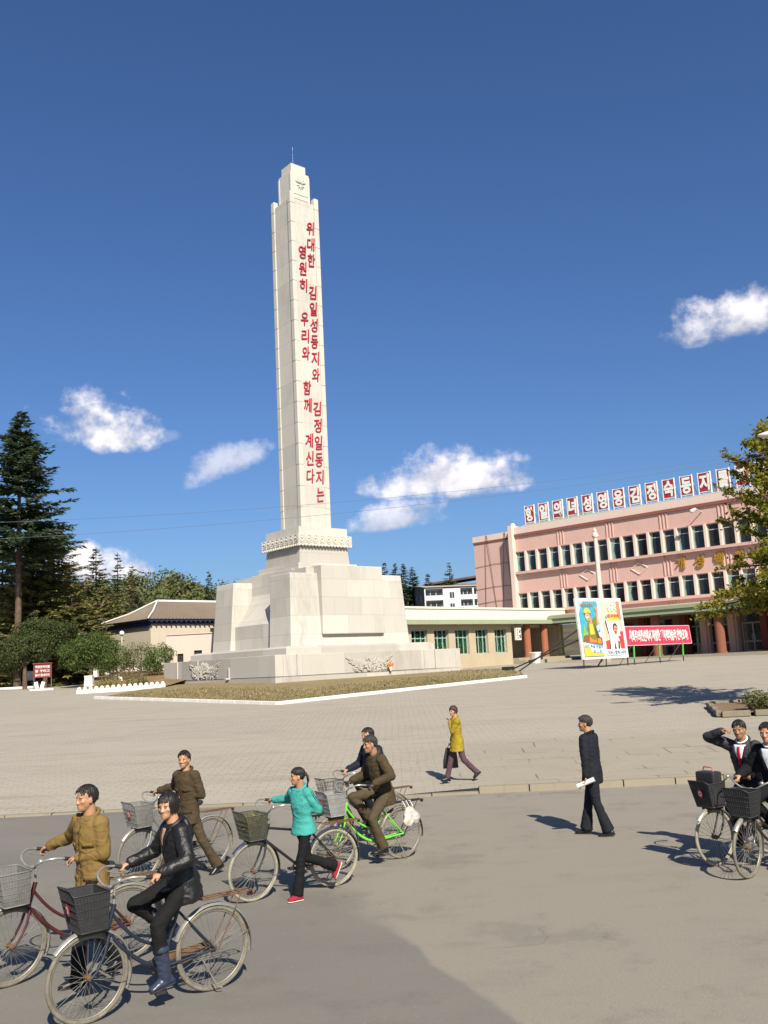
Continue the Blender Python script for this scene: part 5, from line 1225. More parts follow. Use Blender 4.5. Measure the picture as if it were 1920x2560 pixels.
        for q in (0, .2, .4, .6, .8, 1.0): m.tube([pt(q, u / 4) for u in range(16)], .006 if q in (0, 1.) else .0028, 5, 0, True)
        for k in range(1, 8): m.tube([pt(0, k / 8), pt(0, 3 - k / 8)], .0035, 4, 0, False, False)
        if basket != 'dark':    # moulded plastic skins: thin webs inside the ribs
            vs = [pt(q, u / 4) for q in (0, .985) for u in range(16)]; c = Vector((1.08, 0, 0))
            vs = [Vector((v.x + (c.x - v.x) * .02, v.y * .98, v.z)) for v in vs]
            m.add(vs, [(k, (k + 1) % 16, 16 + (k + 1) % 16, 16 + k) for k in range(16)], 1); m.add([pt(0, u) + Vector((0, 0, .004)) for u in (0, 1, 2, 3)], [(0, 1, 2, 3)], 1)
        g = MATS.get('basket_web_' + basket)
        if not g:
            g = mat('basket_web_' + basket, col, .5, .2, 12); b = g.node_tree.nodes['Principled BSDF']; b.inputs['Alpha'].default_value = {'grey': .62, 'pale': .8, 'black': 1., 'olive': .6}.get(basket, 1)
        bk = fin(m, 'basket', [bm_, g], None, True)
        m = MB(); m.tube([(WB - .02, -.05, WR * 2 + .03), (1.0, -.07, zb)], .005, 5); m.tube([(WB - .02, .05, WR * 2 + .03), (1.0, .07, zb)], .005, 5); m.box((1.04, 0, zb - .02), (.2, .16, .03)); fin(m, 'basket_bracket', BLACKM, bk, True)
        if badge:
            m = MB(); e = Vector((1.225, -.0, zt - .11)); n_ = Vector((1, 0, -.25)).normalized()
            def disc(r0, y0, d, mi): 
                pts = [Vector((1.215 + .06 * (zz_ - (zt - .12)) / .3 + d, y0 + r0 * .75 * math.cos(a), zz_)) for a in [2 * math.pi * k / 16 for k in range(16)] for zz_ in [zt - .12 + r0 * math.sin(a)]]
                m.add(pts, [tuple(range(16))], mi)
            disc(.05, .0, .012, 0); disc(.03, .0, .016, 1); disc(.016, 0, .020, 0)
            fin(m, 'badge', [mat('badge_red', (.40, .03, .035), .5), mat('badge_white', (.55, .5, .48), .5)], bk, True)
    o['grips'] = [list(S @ Vector((.66, s * .279, 1.052))) for s in (1, -1)]
    o['pedals'] = [list(bb + Vector((.17 * math.cos(R(crank) + (0 if s > 0 else math.pi)), s * .12, .17 * math.sin(R(crank) + (0 if s > 0 else math.pi)) + .012))) for s in (1, -1)]
    return o

# ------------------------------------------------------------------ people
def remesh(m, voxel, smooth=3, sf=.5):
    me = m.mesh('tmp', mat('white_paint', (.62, .60, .56))); o = bpy.data.objects.new('tmp', me); COL.objects.link(o)
    r = o.modifiers.new('r', 'REMESH'); r.mode = 'VOXEL'; r.voxel_size = voxel; r.use_smooth_shade = True
    if smooth: s = o.modifiers.new('s', 'SMOOTH'); s.factor = sf; s.iterations = smooth
    bpy.context.view_layer.update()
    out = bpy.data.meshes.new_from_object(o.evaluated_get(bpy.context.evaluated_depsgraph_get()))
    bpy.data.objects.remove(o); bpy.data.meshes.remove(me); out.materials.clear()
    out.polygons.foreach_set('use_smooth', [True] * len(out.polygons)); return out
def wrinkle(me, amp, scale, seed, mask=None):
    n_ = len(me.vertices); co = [0.] * (3 * n_); no = [0.] * (3 * n_); me.vertices.foreach_get('co', co); me.vertices.foreach_get('normal', no)
    for i in range(0, 3 * n_, 3):
        v = Vector(co[i:i + 3]); p = v * scale + Vector((seed, seed * 2, 0)); q = Vector((p.x, p.y, p.z * 1.9)); k = amp * (.7 * noise.noise(q) + .35 * noise.noise(p * 2.6) + 1.3 * max(0, .22 - abs(noise.noise(q * .9 + Vector((7, 1, 3)))) * 1.0) * 3 * max(0, .4 + noise.noise(p * .5)))
        co[i] += no[i] * k; co[i + 1] += no[i + 1] * k; co[i + 2] += no[i + 2] * k
    me.vertices.foreach_set('co', co); me.update()
def ik(A, B, l1, l2, pole):
    d = B - A; L_ = min(d.length, (l1 + l2) * .999); u = d.normalized(); x = (l1 * l1 - l2 * l2 + L_ * L_) / (2 * L_)
    hgt = math.sqrt(max(1e-6, l1 * l1 - x * x)); p = pole - u * pole.dot(u); p.normalize(); return A + u * x + p * hgt, A + u * L_

HAIR = mat('black_hair', (.012, .010, .009), .5, .3, 30, spec=.35)
HAIRG = mat('greying_hair', (.030, .026, .024), .6, .4, 40, spec=.3)
def skin_mats(tone):
    k = 'skin_%d' % int(tone * 100); c = (.38 * tone, .20 * tone, .115 * tone)
    return [mat(k, c, .5, .12, 14, .08, 80, spec=.4), mat('eye_dark', (.035, .022, .017), .5), mat('lip_%d' % int(tone * 100), (.30 * tone, .125 * tone, .085 * tone), .55), mat('skin_hidden', (.10, .07, .05), .9)]

def person(label, base, ang, H=1.72, hip=(0, 0, .92), lean=0., twist=0., yaw=0., pitch=0., LH=None, RH=None, LF=(.0, .1, .08), RF=(.0, -.1, .08), LT=0., RT=0., Lp=0., Rp=0.,
           jacket=None, trousers=None, shoes=None, hair='short', tone=1., female=False, hem=.16, boots=False, fine=True, shirt=None, tie=None, collar=True, opts=(), elbowL=(-.5, .5, -.6), elbowR=(-.5, -.5, -.6), fist=True, flare=1., hairm=None, group=None, slim=1.):
    t = thing('person', label, 'person', base, ang, group); s = H / 1.72 * (.97 if female else 1); V = Vector
    hip = V(hip); up = V((math.sin(lean), 0, math.cos(lean))); fw = V((math.cos(lean), 0, -math.sin(lean)))
    Rz = Matrix.Rotation(twist, 3, 'Z'); side = Rz @ V((0, 1, 0)); fw2 = Rz @ fw; up2 = Rz @ up
    def T(x, y, z): return hip + fw2 * x * s + side * y * s + up2 * z * s
    shw = (.165 if female else .185) * slim
    sh = {1: T(0, shw, .455), -1: T(0, -shw, .455)}; hp = {1: hip + V((0, .085 * s, -.02 * s)), -1: hip + V((0, -.085 * s, -.02 * s))}
    neck = T(.0, 0, .50); headc = neck + (up2 * .135 + fw2 * .03 + V((0, 0, .015))) * s
    Hm = Matrix.Rotation(twist * .0 + yaw, 3, 'Z') @ Matrix.Rotation(pitch, 3, 'Y'); hs = s * (.93 if not female else .92)
    def Hd(x, y, z): return headc + Hm @ V((x, y, z)) * hs
    hands = {1: LH, -1: RH}; arms = {}
    for k in (1, -1):
        tgt = V(hands[k]) if hands[k] is not None else sh[k] + V((.02, .07 * k, -.66 * s)); e, w = ik(sh[k], tgt, .285 * s, .33 * s, V(elbowL if k > 0 else elbowR)); d = (tgt - e).normalized(); wr = e + d * .25 * s; arms[k] = (sh[k], e, wr, d, tgt)
    legs = {}
    for k, F_, T_ in ((1, LF, LT), (-1, RF, RT)):
        an = V(F_); kn, a2 = ik(hp[k], an, .43 * s, .42 * s, V((1, .12 * k, .15))); legs[k] = (hp[k], kn, a2, T_, Lp if k > 0 else Rp)
    # --- body: one continuous surface
    vx = .0062 if fine else .0085
    m = MB(); E_ = lambda c, r: m.ell(c, [x * hs for x in r], Hm, 16, 12)
    E_(Hd(-.012, 0, .035), (.098, .078, .088)); E_(Hd(.012, 0, -.02), (.080, .070, .092)); E_(Hd(.032, 0, -.068), (.058, .050, .052)); E_(Hd(.062, 0, -.098), (.022, .024, .018))
    m.cone(Hd(.082, 0, .012), Hd(.098, 0, -.030), .010 * hs, .0145 * hs, 8); E_(Hd(.094, .014, -.034), (.012, .010, .008)); E_(Hd(.094, -.014, -.034), (.012, .010, .008))
    E_(Hd(.080, 0, -.060), (.012, .021, .0065)); E_(Hd(.079, 0, -.070), (.011, .018, .0065)); E_(Hd(.072, .030, .022), (.018, .026, .010)); E_(Hd(.072, -.030, .022), (.018, .026, .010))
    for k in (1, -1): E_(Hd(.056, .040 * k, -.018), (.026, .026, .026)); E_(Hd(-.008, .078 * k, -.012), (.020, .010, .032))
    m.cone(T(-.01, 0, .42), headc + Hm @ V((-.03, 0, -.05)) * hs, .062 * s, .056 * s, 14)
    m.loft([(T(0, 0, z), fw2 * a * s, side * b * s) for z, a, b in ((-.08, .08, .13), (.1, .08, .125), (.3, .09, .15), (.44, .07, .15), (.48, .04, .07))], 16)
    for k in (1, -1):
        a, e, w, d, g = arms[k]; m.cone(a, e, .043 * s, .036 * s); m.cone(e, w, .037 * s, .026 * s)
        # hand: palm, four bent fingers, thumb
        dn = V((0, 0, -1)) if abs(d.z) < .8 else V((1, 0, 0)); pn = (dn - d * dn.dot(d)).normalized(); ac = d.cross(pn) * k
        if 'hand_out' in opts: pass
        hz = s * (.92 if female else 1.0)
        pc = w + d * .045 * hz; M_ = Matrix((d, ac, pn)).transposed(); m.ell(pc, (.050 * hz, .040 * hz, .017 * hz), M_, 12, 8)
        for i in range(4):
            b = w + d * (.082 - .004 * abs(i - 1.3)) * hz + ac * (.030 - .020 * i) * hz; fl = (.036, .041, .038, .030)[i] * hz; c1 = .75 if fist else .3
            q1 = b + (d * math.cos(c1) + pn * math.sin(c1)) * fl; q2 = q1 + (d * math.cos(c1 * 2.5) + pn * math.sin(c1 * 2.5)) * fl * .8
            m.cone(b - d * .02 * hz, q1, .0092 * hz, .0085 * hz, 8); m.cone(q1, q2, .0085 * hz, .0075 * hz, 8)
        tb = w + d * .02 * hz + ac * .032 * hz; q1 = tb + (d * .7 + ac * .55 + pn * .45).normalized() * .036 * hz; q2 = q1 + (d * .75 + pn * .65 - ac * .1).normalized() * .03 * hz
        m.cone(tb, q1, .0115 * hz, .010 * hz, 8); m.cone(q1, q2, .010 * hz, .0085 * hz, 8)
        hpp, kn, an, T_, pp = legs[k]; m.cone(hpp, kn, .06 * s, .045 * s); m.cone(kn, an, .045 * s, .034 * s); Mf = Matrix.Rotation(T_, 3, 'Z') @ Matrix.Rotation(pp, 3, 'Y'); m.cone(an, an + Mf @ V((.05, 0, -.045)) * s, .030 * s, .022 * s)
    me = remesh(m, vx, 2); Hi = Hm.transposed()
    for mm in skin_mats(tone): me.materials.append(mm)
    for p in me.polygons:
        q = Hi @ (p.center - headc) / hs
        if 'gloves' in opts and min((p.center - arms[k][2] - arms[k][3] * .05 * s).length for k in (1, -1)) < .105 * s: p.material_index = 1
        if q.x > .06 and abs(q.z) < .2:
            ay = abs(q.y)
            if ((ay - .030) / .0135) ** 2 + ((q.z - .001) / .0055) ** 2 < 1 or ((ay - .030) / .018) ** 2 + ((q.z - .0215 + .25 * max(0, ay - .030)) / .0042) ** 2 < 1: p.material_index = 1
            elif (q.y / .017) ** 2 + ((q.z + .066) / .0075) ** 2 < 1: p.material_index = 2
    body = obj('body', me, t)
    # --- trousers
    if trousers:
        m = MB(); m.loft([(T(.0, 0, z), fw * a * s * slim * .97, V((0, 1, 0)) * b * s * slim * .97) for z, a, b in ((-.16, .085, .12), (-.06, .118, .165), (.06, .112, .155), (.14, .10, .14))], 18)
        for k in (1, -1):
            a, kn, an, T_, pp = legs[k]; d = (an - kn).normalized(); m.cone(a + V((0, 0, -.01)), kn, (.092 if not female else .086) * s * slim, .068 * s * slim, 14)
            end = an + d * (.015 * s if not boots else -.2 * s); b = d.orthogonal().normalized(); c = d.cross(b); fl = flare
            m.loft([(kn - d * .03 * s, b * .066 * s * slim, c * .066 * s * slim), (kn.lerp(end, .35), b * .066 * s * slim, c * .066 * s * slim), (kn.lerp(end, .75), b * .062 * s * fl, c * .062 * s * fl), (end, b * .068 * s * fl, c * .068 * s * fl)], 16)
        me = remesh(m, .010 if fine else .013, 4); wrinkle(me, .008, 9, 3.3 + H * 7); me.materials.append(trousers); obj('trousers', me, t)
    # --- jacket
    if jacket:
        m = MB(); fwj = fw2
        st = [(-hem - .01, .148, .192), (-hem + .02, .15, .195), (-.02, .136, .186), (.12, .124, .172), (.28, .136, .198), (.39, .126, .205), (.455, .098, .185), (.50, .075, .105)] if not female else [(-hem - .012, .168, .204), (-hem + .02, .168, .204), (-.02, .150, .192), (.12, .118, .158), (.28, .134, .176), (.39, .12, .184), (.455, .092, .166), (.50, .072, .095)]
        m.loft([(T(.008 if z > 0 else .02 * max(0, -z / .15), 0, z), fwj * a * s * slim, side * b * s * slim) for z, a, b in st], 24)
        for k in (1, -1):
            a, e, w, d, g = arms[k]; m.cone(a - up2 * .02 * s - side * k * .02 * s, e, .082 * s * slim, .066 * s * slim, 14); m.cone(e, w - d * .012 * s, .066 * s * slim, .050 * s, 14)
            mid_ = e.lerp(w, .8); m.ell(mid_, (.05 * s,) * 3)
        me = remesh(m, .0072 if fine else .012, 4); wrinkle(me, .0085, 10, 1.7 + H * 5); me.materials.append(jacket); jk = obj('jacket', me, t)
        bvh = BVHTree.FromPolygons([v.co.copy() for v in me.vertices], [tuple(p.vertices) for p in me.polygons])
        def patch(name, mm, poly_fn, n, k_, parent=jk, off=.004):       # conforming trim: grid n x k_, poly_fn(u,v)->(y,z) on the chest, projected from the front
            m = MB(); vs = []
            for j in range(k_ + 1):
                for i in range(n + 1):
                    y, z = poly_fn(i / n, j / k_); o_ = T(.5, y, z); h = bvh.ray_cast(o_, -fw2)
                    vs.append((h[0] + fw2 * off * s) if h[0] is not None else T(.1, y, z))
            m.add(vs, [(j * (n + 1) + i, j * (n + 1) + i + 1, (j + 1) * (n + 1) + i + 1, (j + 1) * (n + 1) + i) for j in range(k_) for i in range(n)], 0, True)
            me_ = m.mesh(name, mm); o_ = obj(name, me_, parent); sd = o_.modifiers.new('s', 'SOLIDIFY'); sd.thickness = .005 * s; sd.offset = 1; return o_
        dark = jacket.copy() if False else None
        if shirt:
            patch('shirt_front', shirt, lambda u, v: ((u - .5) * .17 * v + .0, .24 + .235 * v), 6, 8)
            m = MB(); c = T(.012, 0, .51)
            m.tube([c + fw2 * (.066 * math.cos(a)) * s + side * .068 * s * math.sin(a) + up2 * (-.03 * math.cos(a) + .012) * s for a in [2 * math.pi * k / 20 for k in range(20)]], .013 * s, 8, 0, True); m.build('shirt_collar', shirt, jk)
        if tie: patch('tie', tie, lambda u, v: ((u - .5) * (.05 - .018 * v), .22 + .235 * v), 3, 8, jk, .011)
        if collar:
            m = MB(); c = T(.0, 0, .485); pts = []
            for a in range(25, 336, 15):
                a = R(a); pts.append(c + fw2 * (.088 * math.cos(a) + .006) * s + side * .088 * s * math.sin(a) + up2 * (-.035 * math.cos(a) + .018) * s)
            m.tube(pts, [.014 * s] + [.02 * s] * (len(pts) - 2) + [.014 * s], 8); m.build('collar', jacket, jk)
        if 'placket' in opts:
            patch('placket', opts['placket'], lambda u, v: ((u - .5) * .012 + .012, -hem + .02 + (.42 + hem) * v), 1, 24)
            m = MB()
            for j in range(5):
                h = bvh.ray_cast(T(.5, .0, -.02 + .1 * j), -fw2)
                if h[0] is not None: m.ell(h[0] + fw2 * .004, (.009 * s,) * 3, None, 8, 6)
            m.build('buttons', RUST if 'brass' in opts else BLACKM, jk)
        if 'pockets' in opts:
            for k in (1, -1):
                for z, w_, h_ in ((.25, .095, .035), (-.04, .11, .04)):
                    patch('pocket_flap', jacket, lambda u, v: (k * .10 * slim + (u - .5) * w_, z + h_ * v), 4, 2, jk, .008)
                    patch('pocket_seam', opts['pockets'], lambda u, v: (k * .10 * slim + (u - .5) * (w_ + .01), z - .008 + .006 * v), 4, 1, jk, .004)
        if 'stripes' in opts:
            for k in (1, -1):
                a, e, w, d, g = arms[k]
                for sg, pts in ((0, [(a.lerp(e, .12), .1), (a.lerp(e, .35), .1), (a.lerp(e, .6), .1), (a.lerp(e, .85), .1)]),):
                    for off in (-.014, .014):
                        vs = []
                        for p, _ in pts:
                            dr = (side * k * .8 + up2 * .6).normalized(); h = bvh.ray_cast(p + dr * .25 + fw2 * off, -dr); vs.append(h[0] + dr * .002 if h[0] is not None else p + dr * .07)
                        m = MB(); m.tube(vs, .0045 * s, 6); m.build('sleeve_stripe', opts['stripes'], jk)
        if 'lapel' in opts:
            for k in (1, -1): patch('lapel', jacket, lambda u, v: (k * (.028 + .045 * v + .05 * u * (.3 + .7 * v)), .21 + .25 * v), 3, 8, jk, .008)
        if 'hood' in opts:
            m = MB(); c = T(-.075, 0, .465); m.loft([(c - up2 * .11 * s, fw2 * .02 * s, side * .08 * s), (c - up2 * .06 * s - fw2 * .02 * s, fw2 * .045 * s, side * .125 * s), (c, fw2 * .055 * s, side * .14 * s), (c + up2 * .05 * s, fw2 * .04 * s, side * .11 * s), (c + up2 * .07 * s, fw2 * .02 * s, side * .07 * s)], 18)
            me_ = remesh(m, .009, 3); wrinkle(me_, .007, 14, 4); me_.materials.append(jacket); obj('hood', me_, jk)
            for k in (1, -1): patch('lapel', jacket, lambda u, v: (k * (.012 + .035 * v + .06 * u * v), .26 + .22 * v), 3, 8, jk, .010)
            patch('neck_opening', skin_mats(tone)[0], lambda u, v: ((u - .5) * .075 * v, .33 + .145 * v), 4, 6, jk, .003)
    # --- shoes or boots
    for k in (1, -1):
        a, kn, an, T_, pp = legs[k]; M_ = Matrix.Rotation(T_, 3, 'Z') @ Matrix.Rotation(pp, 3, 'Y'); f = lambda x, y, z: an + M_ @ V((x, y, z)) * s
        m = MB(); ln = .235 if not female else .215
        m.loft([(f(-.075, 0, -.055), M_ @ V((0, .030, 0)) * s, M_ @ V((0, 0, .022)) * s), (f(-.055, 0, -.04), M_ @ V((0, .040, 0)) * s, M_ @ V((0, 0, .040)) * s), (f(.0, 0, -.03), M_ @ V((0, .045, 0)) * s, M_ @ V((0, 0, .054)) * s), (f(.08, 0, -.046), M_ @ V((0, .047, 0)) * s, M_ @ V((0, 0, .037)) * s), (f(.14, 0, -.056), M_ @ V((0, .042, 0)) * s, M_ @ V((0, 0, .023)) * s), (f(ln - .065, 0, -.06), M_ @ V((0, .024, 0)) * s, M_ @ V((0, 0, .014)) * s)], 16)
        if boots:
            d = (kn - an).normalized(); m.cone(an - d * .01, an + d * .14 * s, .052 * s, .062 * s, 16); m.cone(an + d * .1 * s, an + d * .225 * s, .056 * s, .068 * s, 16)
        me = remesh(m, .008, 2); 
        if boots: wrinkle(me, .006, 16, 9.)
        me.materials.append(shoes if shoes else BLACKM); so = obj('boot' if boots else 'shoe', me, t)
        m = MB(); m.loft([(f(x, 0, -.076), M_ @ V((0, w_, 0)) * s, M_ @ V((0, 0, .010)) * s) for x, w_ in ((-.078, .022), (-.06, .040), (0, .042), (.09, .047), (.145, .040), (ln - .062, .018))], 12); m.build('sole', opts['sole'] if 'sole' in opts else RUBBER, so)
    # --- hair: scalp cap plus locks
    m = MB(); random.seed(int(H * 1000) + len(label)); E2 = lambda c, r: m.ell(c, [x * hs for x in r], Hm, 18, 12)
    def strand(th, e0, e1, r0, r1, out=.0, curl=0., end=0.):   # a lock following the skull from elevation e0 down to e1 at azimuth th
        pts = []; rs = []; n = 6
        for i in range(n + 1):
            q = i / n; e = e0 + (e1 - e0) * q; a = th + curl * q; o_ = 1.0 + out * q + .02 * random.random()
            x, y, z = math.cos(a) * math.cos(e), math.sin(a) * math.cos(e), math.sin(e)
            if e < 0: x, y = math.cos(a) * (1 + .15 * e), math.sin(a) * (1 + .15 * e)
            pts.append(Hd(-.016 + .104 * x * o_ + (end * q * q if abs(th) < 1.2 else 0), .084 * y * o_, .036 + .096 * z * o_)); rs.append((r0 + (r1 - r0) * q) * hs)
        m.tube(pts, rs, 6)
    U = random.uniform
    if hair == 'short':
        E2(Hd(-.022, 0, .052), (.097, .080, .086)); E2(Hd(-.048, 0, .008), (.066, .076, .070))
        for k in range(150):
            th = U(-math.pi, math.pi); a = abs(th)
            e1 = U(.40, .62) if a < .75 else U(.12, .35) if a < 1.15 else U(-.12, .1) if a < 1.75 else U(-.62, -.35)
            strand(th, U(1.0, 1.5), e1, .011, .0035, U(0, .11), U(-.3, .3), .012)
    elif hair == 'bob':
        E2(Hd(-.024, 0, .048), (.100, .086, .090)); E2(Hd(-.050, 0, -.005), (.072, .084, .088))
        for k in range(230):
            th = U(.82, math.pi) * random.choice((-1, 1)); a = abs(th); strand(th, U(.9, 1.5), U(-1.15, -.75) if a > .95 else U(-.75, -.2), .013, .006, U(.02, .13), U(-.12, .12))
        for k in range(46): th = U(-.85, .75); strand(th - .35, 1.25, U(.12, .38), .011, .005, U(.02, .07), U(.1, .45))
    elif hair == 'pony':
        E2(Hd(-.018, 0, .048), (.100, .082, .088)); E2(Hd(-.045, 0, .015), (.074, .080, .075))
        for k in range(120):
            th = U(-math.pi, math.pi); a = abs(th); strand(th, U(.45, .6) if a < .8 else U(-.1, .5), 1.3, .009, .010, .02, 0)
        for k in range(14): strand(U(-.9, .9), 1.2, U(.15, .35), .008, .004, U(.01, .06), U(-.2, .2))
        m.ell(Hd(-.125, 0, .03), (.03 * hs,) * 3)
        for k in range(22): a = U(-.03, .03); m.tube([Hd(-.115, a * .5, .035), Hd(-.155, a, .01), Hd(-.165, a * 1.3, -.07), Hd(-.14 + a, a * 1.2, -.15 - U(0, .06))], [.012 * hs, .014 * hs, .011 * hs, .003 * hs], 6)
    else:  # permed
        E2(Hd(-.020, 0, .055), (.104, .092, .094)); E2(Hd(-.05, 0, .0), (.074, .088, .085))
        for k in range(170):
            th = U(-math.pi, math.pi); a = abs(th); e = U(.38, 1.4) if a < .9 else U(-.55, 1.4); strand(th, e, e - U(.25, .5), .016, .008, U(.03, .16), U(-.5, .5))
    me = m.mesh('hair', hairm or (HAIRG if 'grey' in opts else HAIR)); obj('hair', me, t)
    t['hl'] = [list(arms[k][2] + arms[k][3] * .07 * s) for k in (1, -1)]
    return t

def build_people():
    def cloth(n, c, rough=.85, bump=.25, spec=.2, var=.16, sheen=0.): return mat(n, c, rough, var, 7, bump, 120, spec=spec, sheen=sheen)
    tan = cloth('tan_cloth', (.165, .105, .032)); tand = cloth('tan_seam', (.09, .055, .018)); brown = cloth('brown_suiting', (.052, .036, .019)); brown2 = cloth('brown_trouser', (.062, .045, .026)); brownd = cloth('brown_seam', (.045, .03, .016))
    leather = mat('black_leather', (.0085, .0082, .009), .46, .2, 9, .3, 40, spec=.4); black = cloth('black_cloth', (.0065, .0065, .008)); charcoal = cloth('charcoal_trouser', (.007, .007, .0075))
    teal = cloth('teal_tracksuit', (.045, .27, .24), .85); navyst = cloth('navy_stripe', (.015, .025, .05)); ochre = cloth('ochre_knit', (.27, .19, .018), .95, .5); plum = cloth('plum_cloth', (.075, .042, .052))
    navy = cloth('dark_navy_suiting', (.0095, .0115, .016)); grey = cloth('grey_suit_sheen', (.034, .031, .036), .6); whitec = cloth('white_shirt', (.62, .62, .64)); redt = cloth('red_tie', (.42, .015, .03), .5)
    rubberb = mat('blue_rubber_boot', (.026, .034, .060), .35, .2, 8, spec=.5); redshoe = cloth('red_shoe', (.26, .02, .035)); cream = mat('cream_sole', (.5, .46, .38), .7); blacks = mat('black_shoe', (.014, .013, .013), .35)
    HD = Vector((-.815, -.58))
    maroon = mat('maroon_frame', (.055, .012, .012), .4, .3, 10, coat=.3); blue = mat('dark_blue_frame', (.013, .019, .034), .42, .2, 10, coat=.3); blk = mat('black_frame', (.016, .016, .017), .35, .2, 10, coat=.3); green = mat('lime_frame', (.13, .52, .035), .35, .1, 10, coat=.3); silver = mat('grey_frame', (.22, .22, .23), .4, .2, 10, metal=.5)
    def bf(front, hd=HD): f = Vector(front).to_3d(); return f, f - Vector(hd).normalized().to_3d() * WB
    def loc(b, off): return b.matrix_basis @ Vector((off[0], off[1], 0))
    def rel(b, i, off, key='grips'): g = Vector(b[key][i]); return (g.x - off[0], g.y - off[1], g.z)
    # 1 woman riding in front
    b = make_bike('nearest bicycle, dark blue with a black basket, ridden by the woman in the leather jacket', *bf((-2.47, 7.66), (-.80, -.60)), blue, 4, 'dark' if False else 'black', CHROME, True, -62)
    def ride(label, b, H, lean, **kw):
        P = [Vector(p) for p in b['pedals']]
        a = [Vector((p.x - .055, p.y * .93, p.z + .088)) for p in P]
        return person(label, b.location, b.rotation_euler[2], H, (.26, 0, .935), lean, LH=b['grips'][0], RH=b['grips'][1], LF=a[0], RF=a[1], **kw)
    ride('woman with bobbed hair in a shiny black hooded jacket and rubber boots riding past', b, 1.66, .17, yaw=R(32), pitch=R(2), jacket=leather, trousers=charcoal, shoes=rubberb, hair='bob', tone=1.08, female=True, hem=.17, boots=True, opts={'hood': 1}, elbowL=(-.6, .5, -.5), elbowR=(-.6, -.5, -.5), Lp=R(12), Rp=R(10), collar=True, slim=.96)
    # 2 man in tan with the red bicycle
    b = make_bike('maroon bicycle cut by the left edge, pushed by the man in the tan jacket', *bf((-3.47, 8.64)), maroon, 10, 'grey', None, True, 20)
    off = (.43, .31)
    person('man with thick black hair in a tan buttoned jacket pushing the maroon bicycle', loc(b, off), b.rotation_euler[2], 1.70, (0, 0, .91), .08, twist=R(20), yaw=R(14), LH=rel(b, 0, off), RH=rel(b, 1, off), LF=(.16, .10, .08), RF=(-.26, -.08, .13), Rp=R(28), jacket=tan, trousers=black, shoes=blacks, tone=.92, slim=.92, hem=.17, opts={'placket': tand, 'pockets': tand}, elbowL=(-.6, .6, -.4), elbowR=(-.5, -.5, -.6))
    # 3 man in brown suit
    b = make_bike('grey bicycle behind the woman in leather, pushed by the man in the brown suit', *bf((-3.40, 12.62), (-.74, -.67)), silver, 6, 'grey', None, True, 60)
    off = (.52, .32)
    person('man in a brown buttoned suit striding beside the grey bicycle, facing the viewer', loc(b, off), b.rotation_euler[2], 1.67, (0, 0, .875), .06, twist=R(16), yaw=R(38), LH=rel(b, 0, off), RH=rel(b, 1, off), LF=(-.36, .11, .12), RF=(.34, -.08, .085), Lp=R(26), Rp=R(-8), jacket=brown, trousers=brown2, shoes=blacks, tone=.95, slim=.93, hem=.18, opts={'placket': brownd, 'pockets': brownd}, flare=1.12)
    # 4 girl in teal
    b = make_bike('black bicycle with a basket of leafy plants, pushed by the girl in the teal top', *bf((-1.72, 11.27), (-.85, -.53)), blk, 8, 'olive', mat('blue_black_guard', (.03, .035, .06), .3, .2, 8), True, 10, True, False, tyre=mat('cream_tyre', (.25, .222, .165), .8, .25, 14))
    off = (.53, .28)
    person('girl with a black ponytail in a teal striped tracksuit top pushing a black bicycle', loc(b, off), b.rotation_euler[2], 1.53, (0, 0, .815), .10, twist=R(18), yaw=R(-14), LH=rel(b, 0, off), RH=rel(b, 1, off), LF=(.14, .08, .078), RF=(-.40, -.02, .30), Rp=R(62), jacket=teal, trousers=black, shoes=redshoe, hair='pony', tone=.9, female=True, hem=.09, opts={'stripes': navyst, 'sole': cream}, flare=1.15, slim=.93, elbowL=(-.7, .5, -.4))
    t = thing('cut_plants', 'yellow green cut plants lying in the basket of the black bicycle', 'plants', b.matrix_basis @ Vector((1.08, 0, .72)), b.rotation_euler[2])
    random.seed(8); m = MB(); st = MB()
    for k in range(34):
        p = Vector((random.uniform(-.08, .08), random.uniform(-.11, .11), random.uniform(.02, .1))); q = p + Vector((random.uniform(-.08, .08), random.uniform(-.08, .08), random.uniform(.08, .2))); st.tube([p, p.lerp(q, .5) + rv() * .01, q], .0035, 5)
        for j in range(7): c = p.lerp(q, random.random()); quad(m, c + rv() * .03, rv(), rv(), random.uniform(.04, .08), random.uniform(.02, .04))
    m.build('leaves', mat_leaf('cut_plant_leaves', [(.09, .10, .02), (.20, .17, .03), (.13, .13, .025)], .25), t); st.build('stems', LEAFY, t)
    # 5 rider on the green bicycle
    b = make_bike('lime green step through bicycle with a grey basket ridden by the man in brown', *bf((-.86, 12.70), (-.83, -.56)), green, 0, 'pale', SPOKE, True, -95, basket_high=.0, rust=False)
    ride('man in a brown suit and dark gloves riding the lime green bicycle', b, 1.71, .26, yaw=R(-4), pitch=R(4), jacket=brown, trousers=brown2, shoes=blacks, tone=.78, slim=.95, hem=.18, hairm=HAIRG, shirt=None, opts={'gloves': 1, 'placket': brownd}, flare=1.15, elbowL=(-.5, .6, -.5))
    t = thing('carrier_bags', 'white carrier bags tied on the side of the lime green bicycle rack', 'bags', b.matrix_basis @ Vector((-.08, .11, .46)), b.rotation_euler[2]); random.seed(6)
    m = MB()
    for c, r in (((0, 0, .12), (.10, .05, .11)), ((.05, .03, .04), (.08, .04, .08)), ((-.08, .02, .07), (.07, .04, .08))): m.ell(c, r)
    me = remesh(m, .012, 1); wrinkle(me, .014, 14, 2); me.materials.append(mat('white_plastic', (.40, .37, .33), .4, .2, 18)); obj('bag', me, t)
    m = MB(); 
    for k in range(3): m.tube([(-.06 + .06 * k, 0, .22), (-.04 + .06 * k, -.04, .30), (.0 + .05 * k, -.08, .27)], .006, 5)
    m.build('tie_string', WHITE, t)
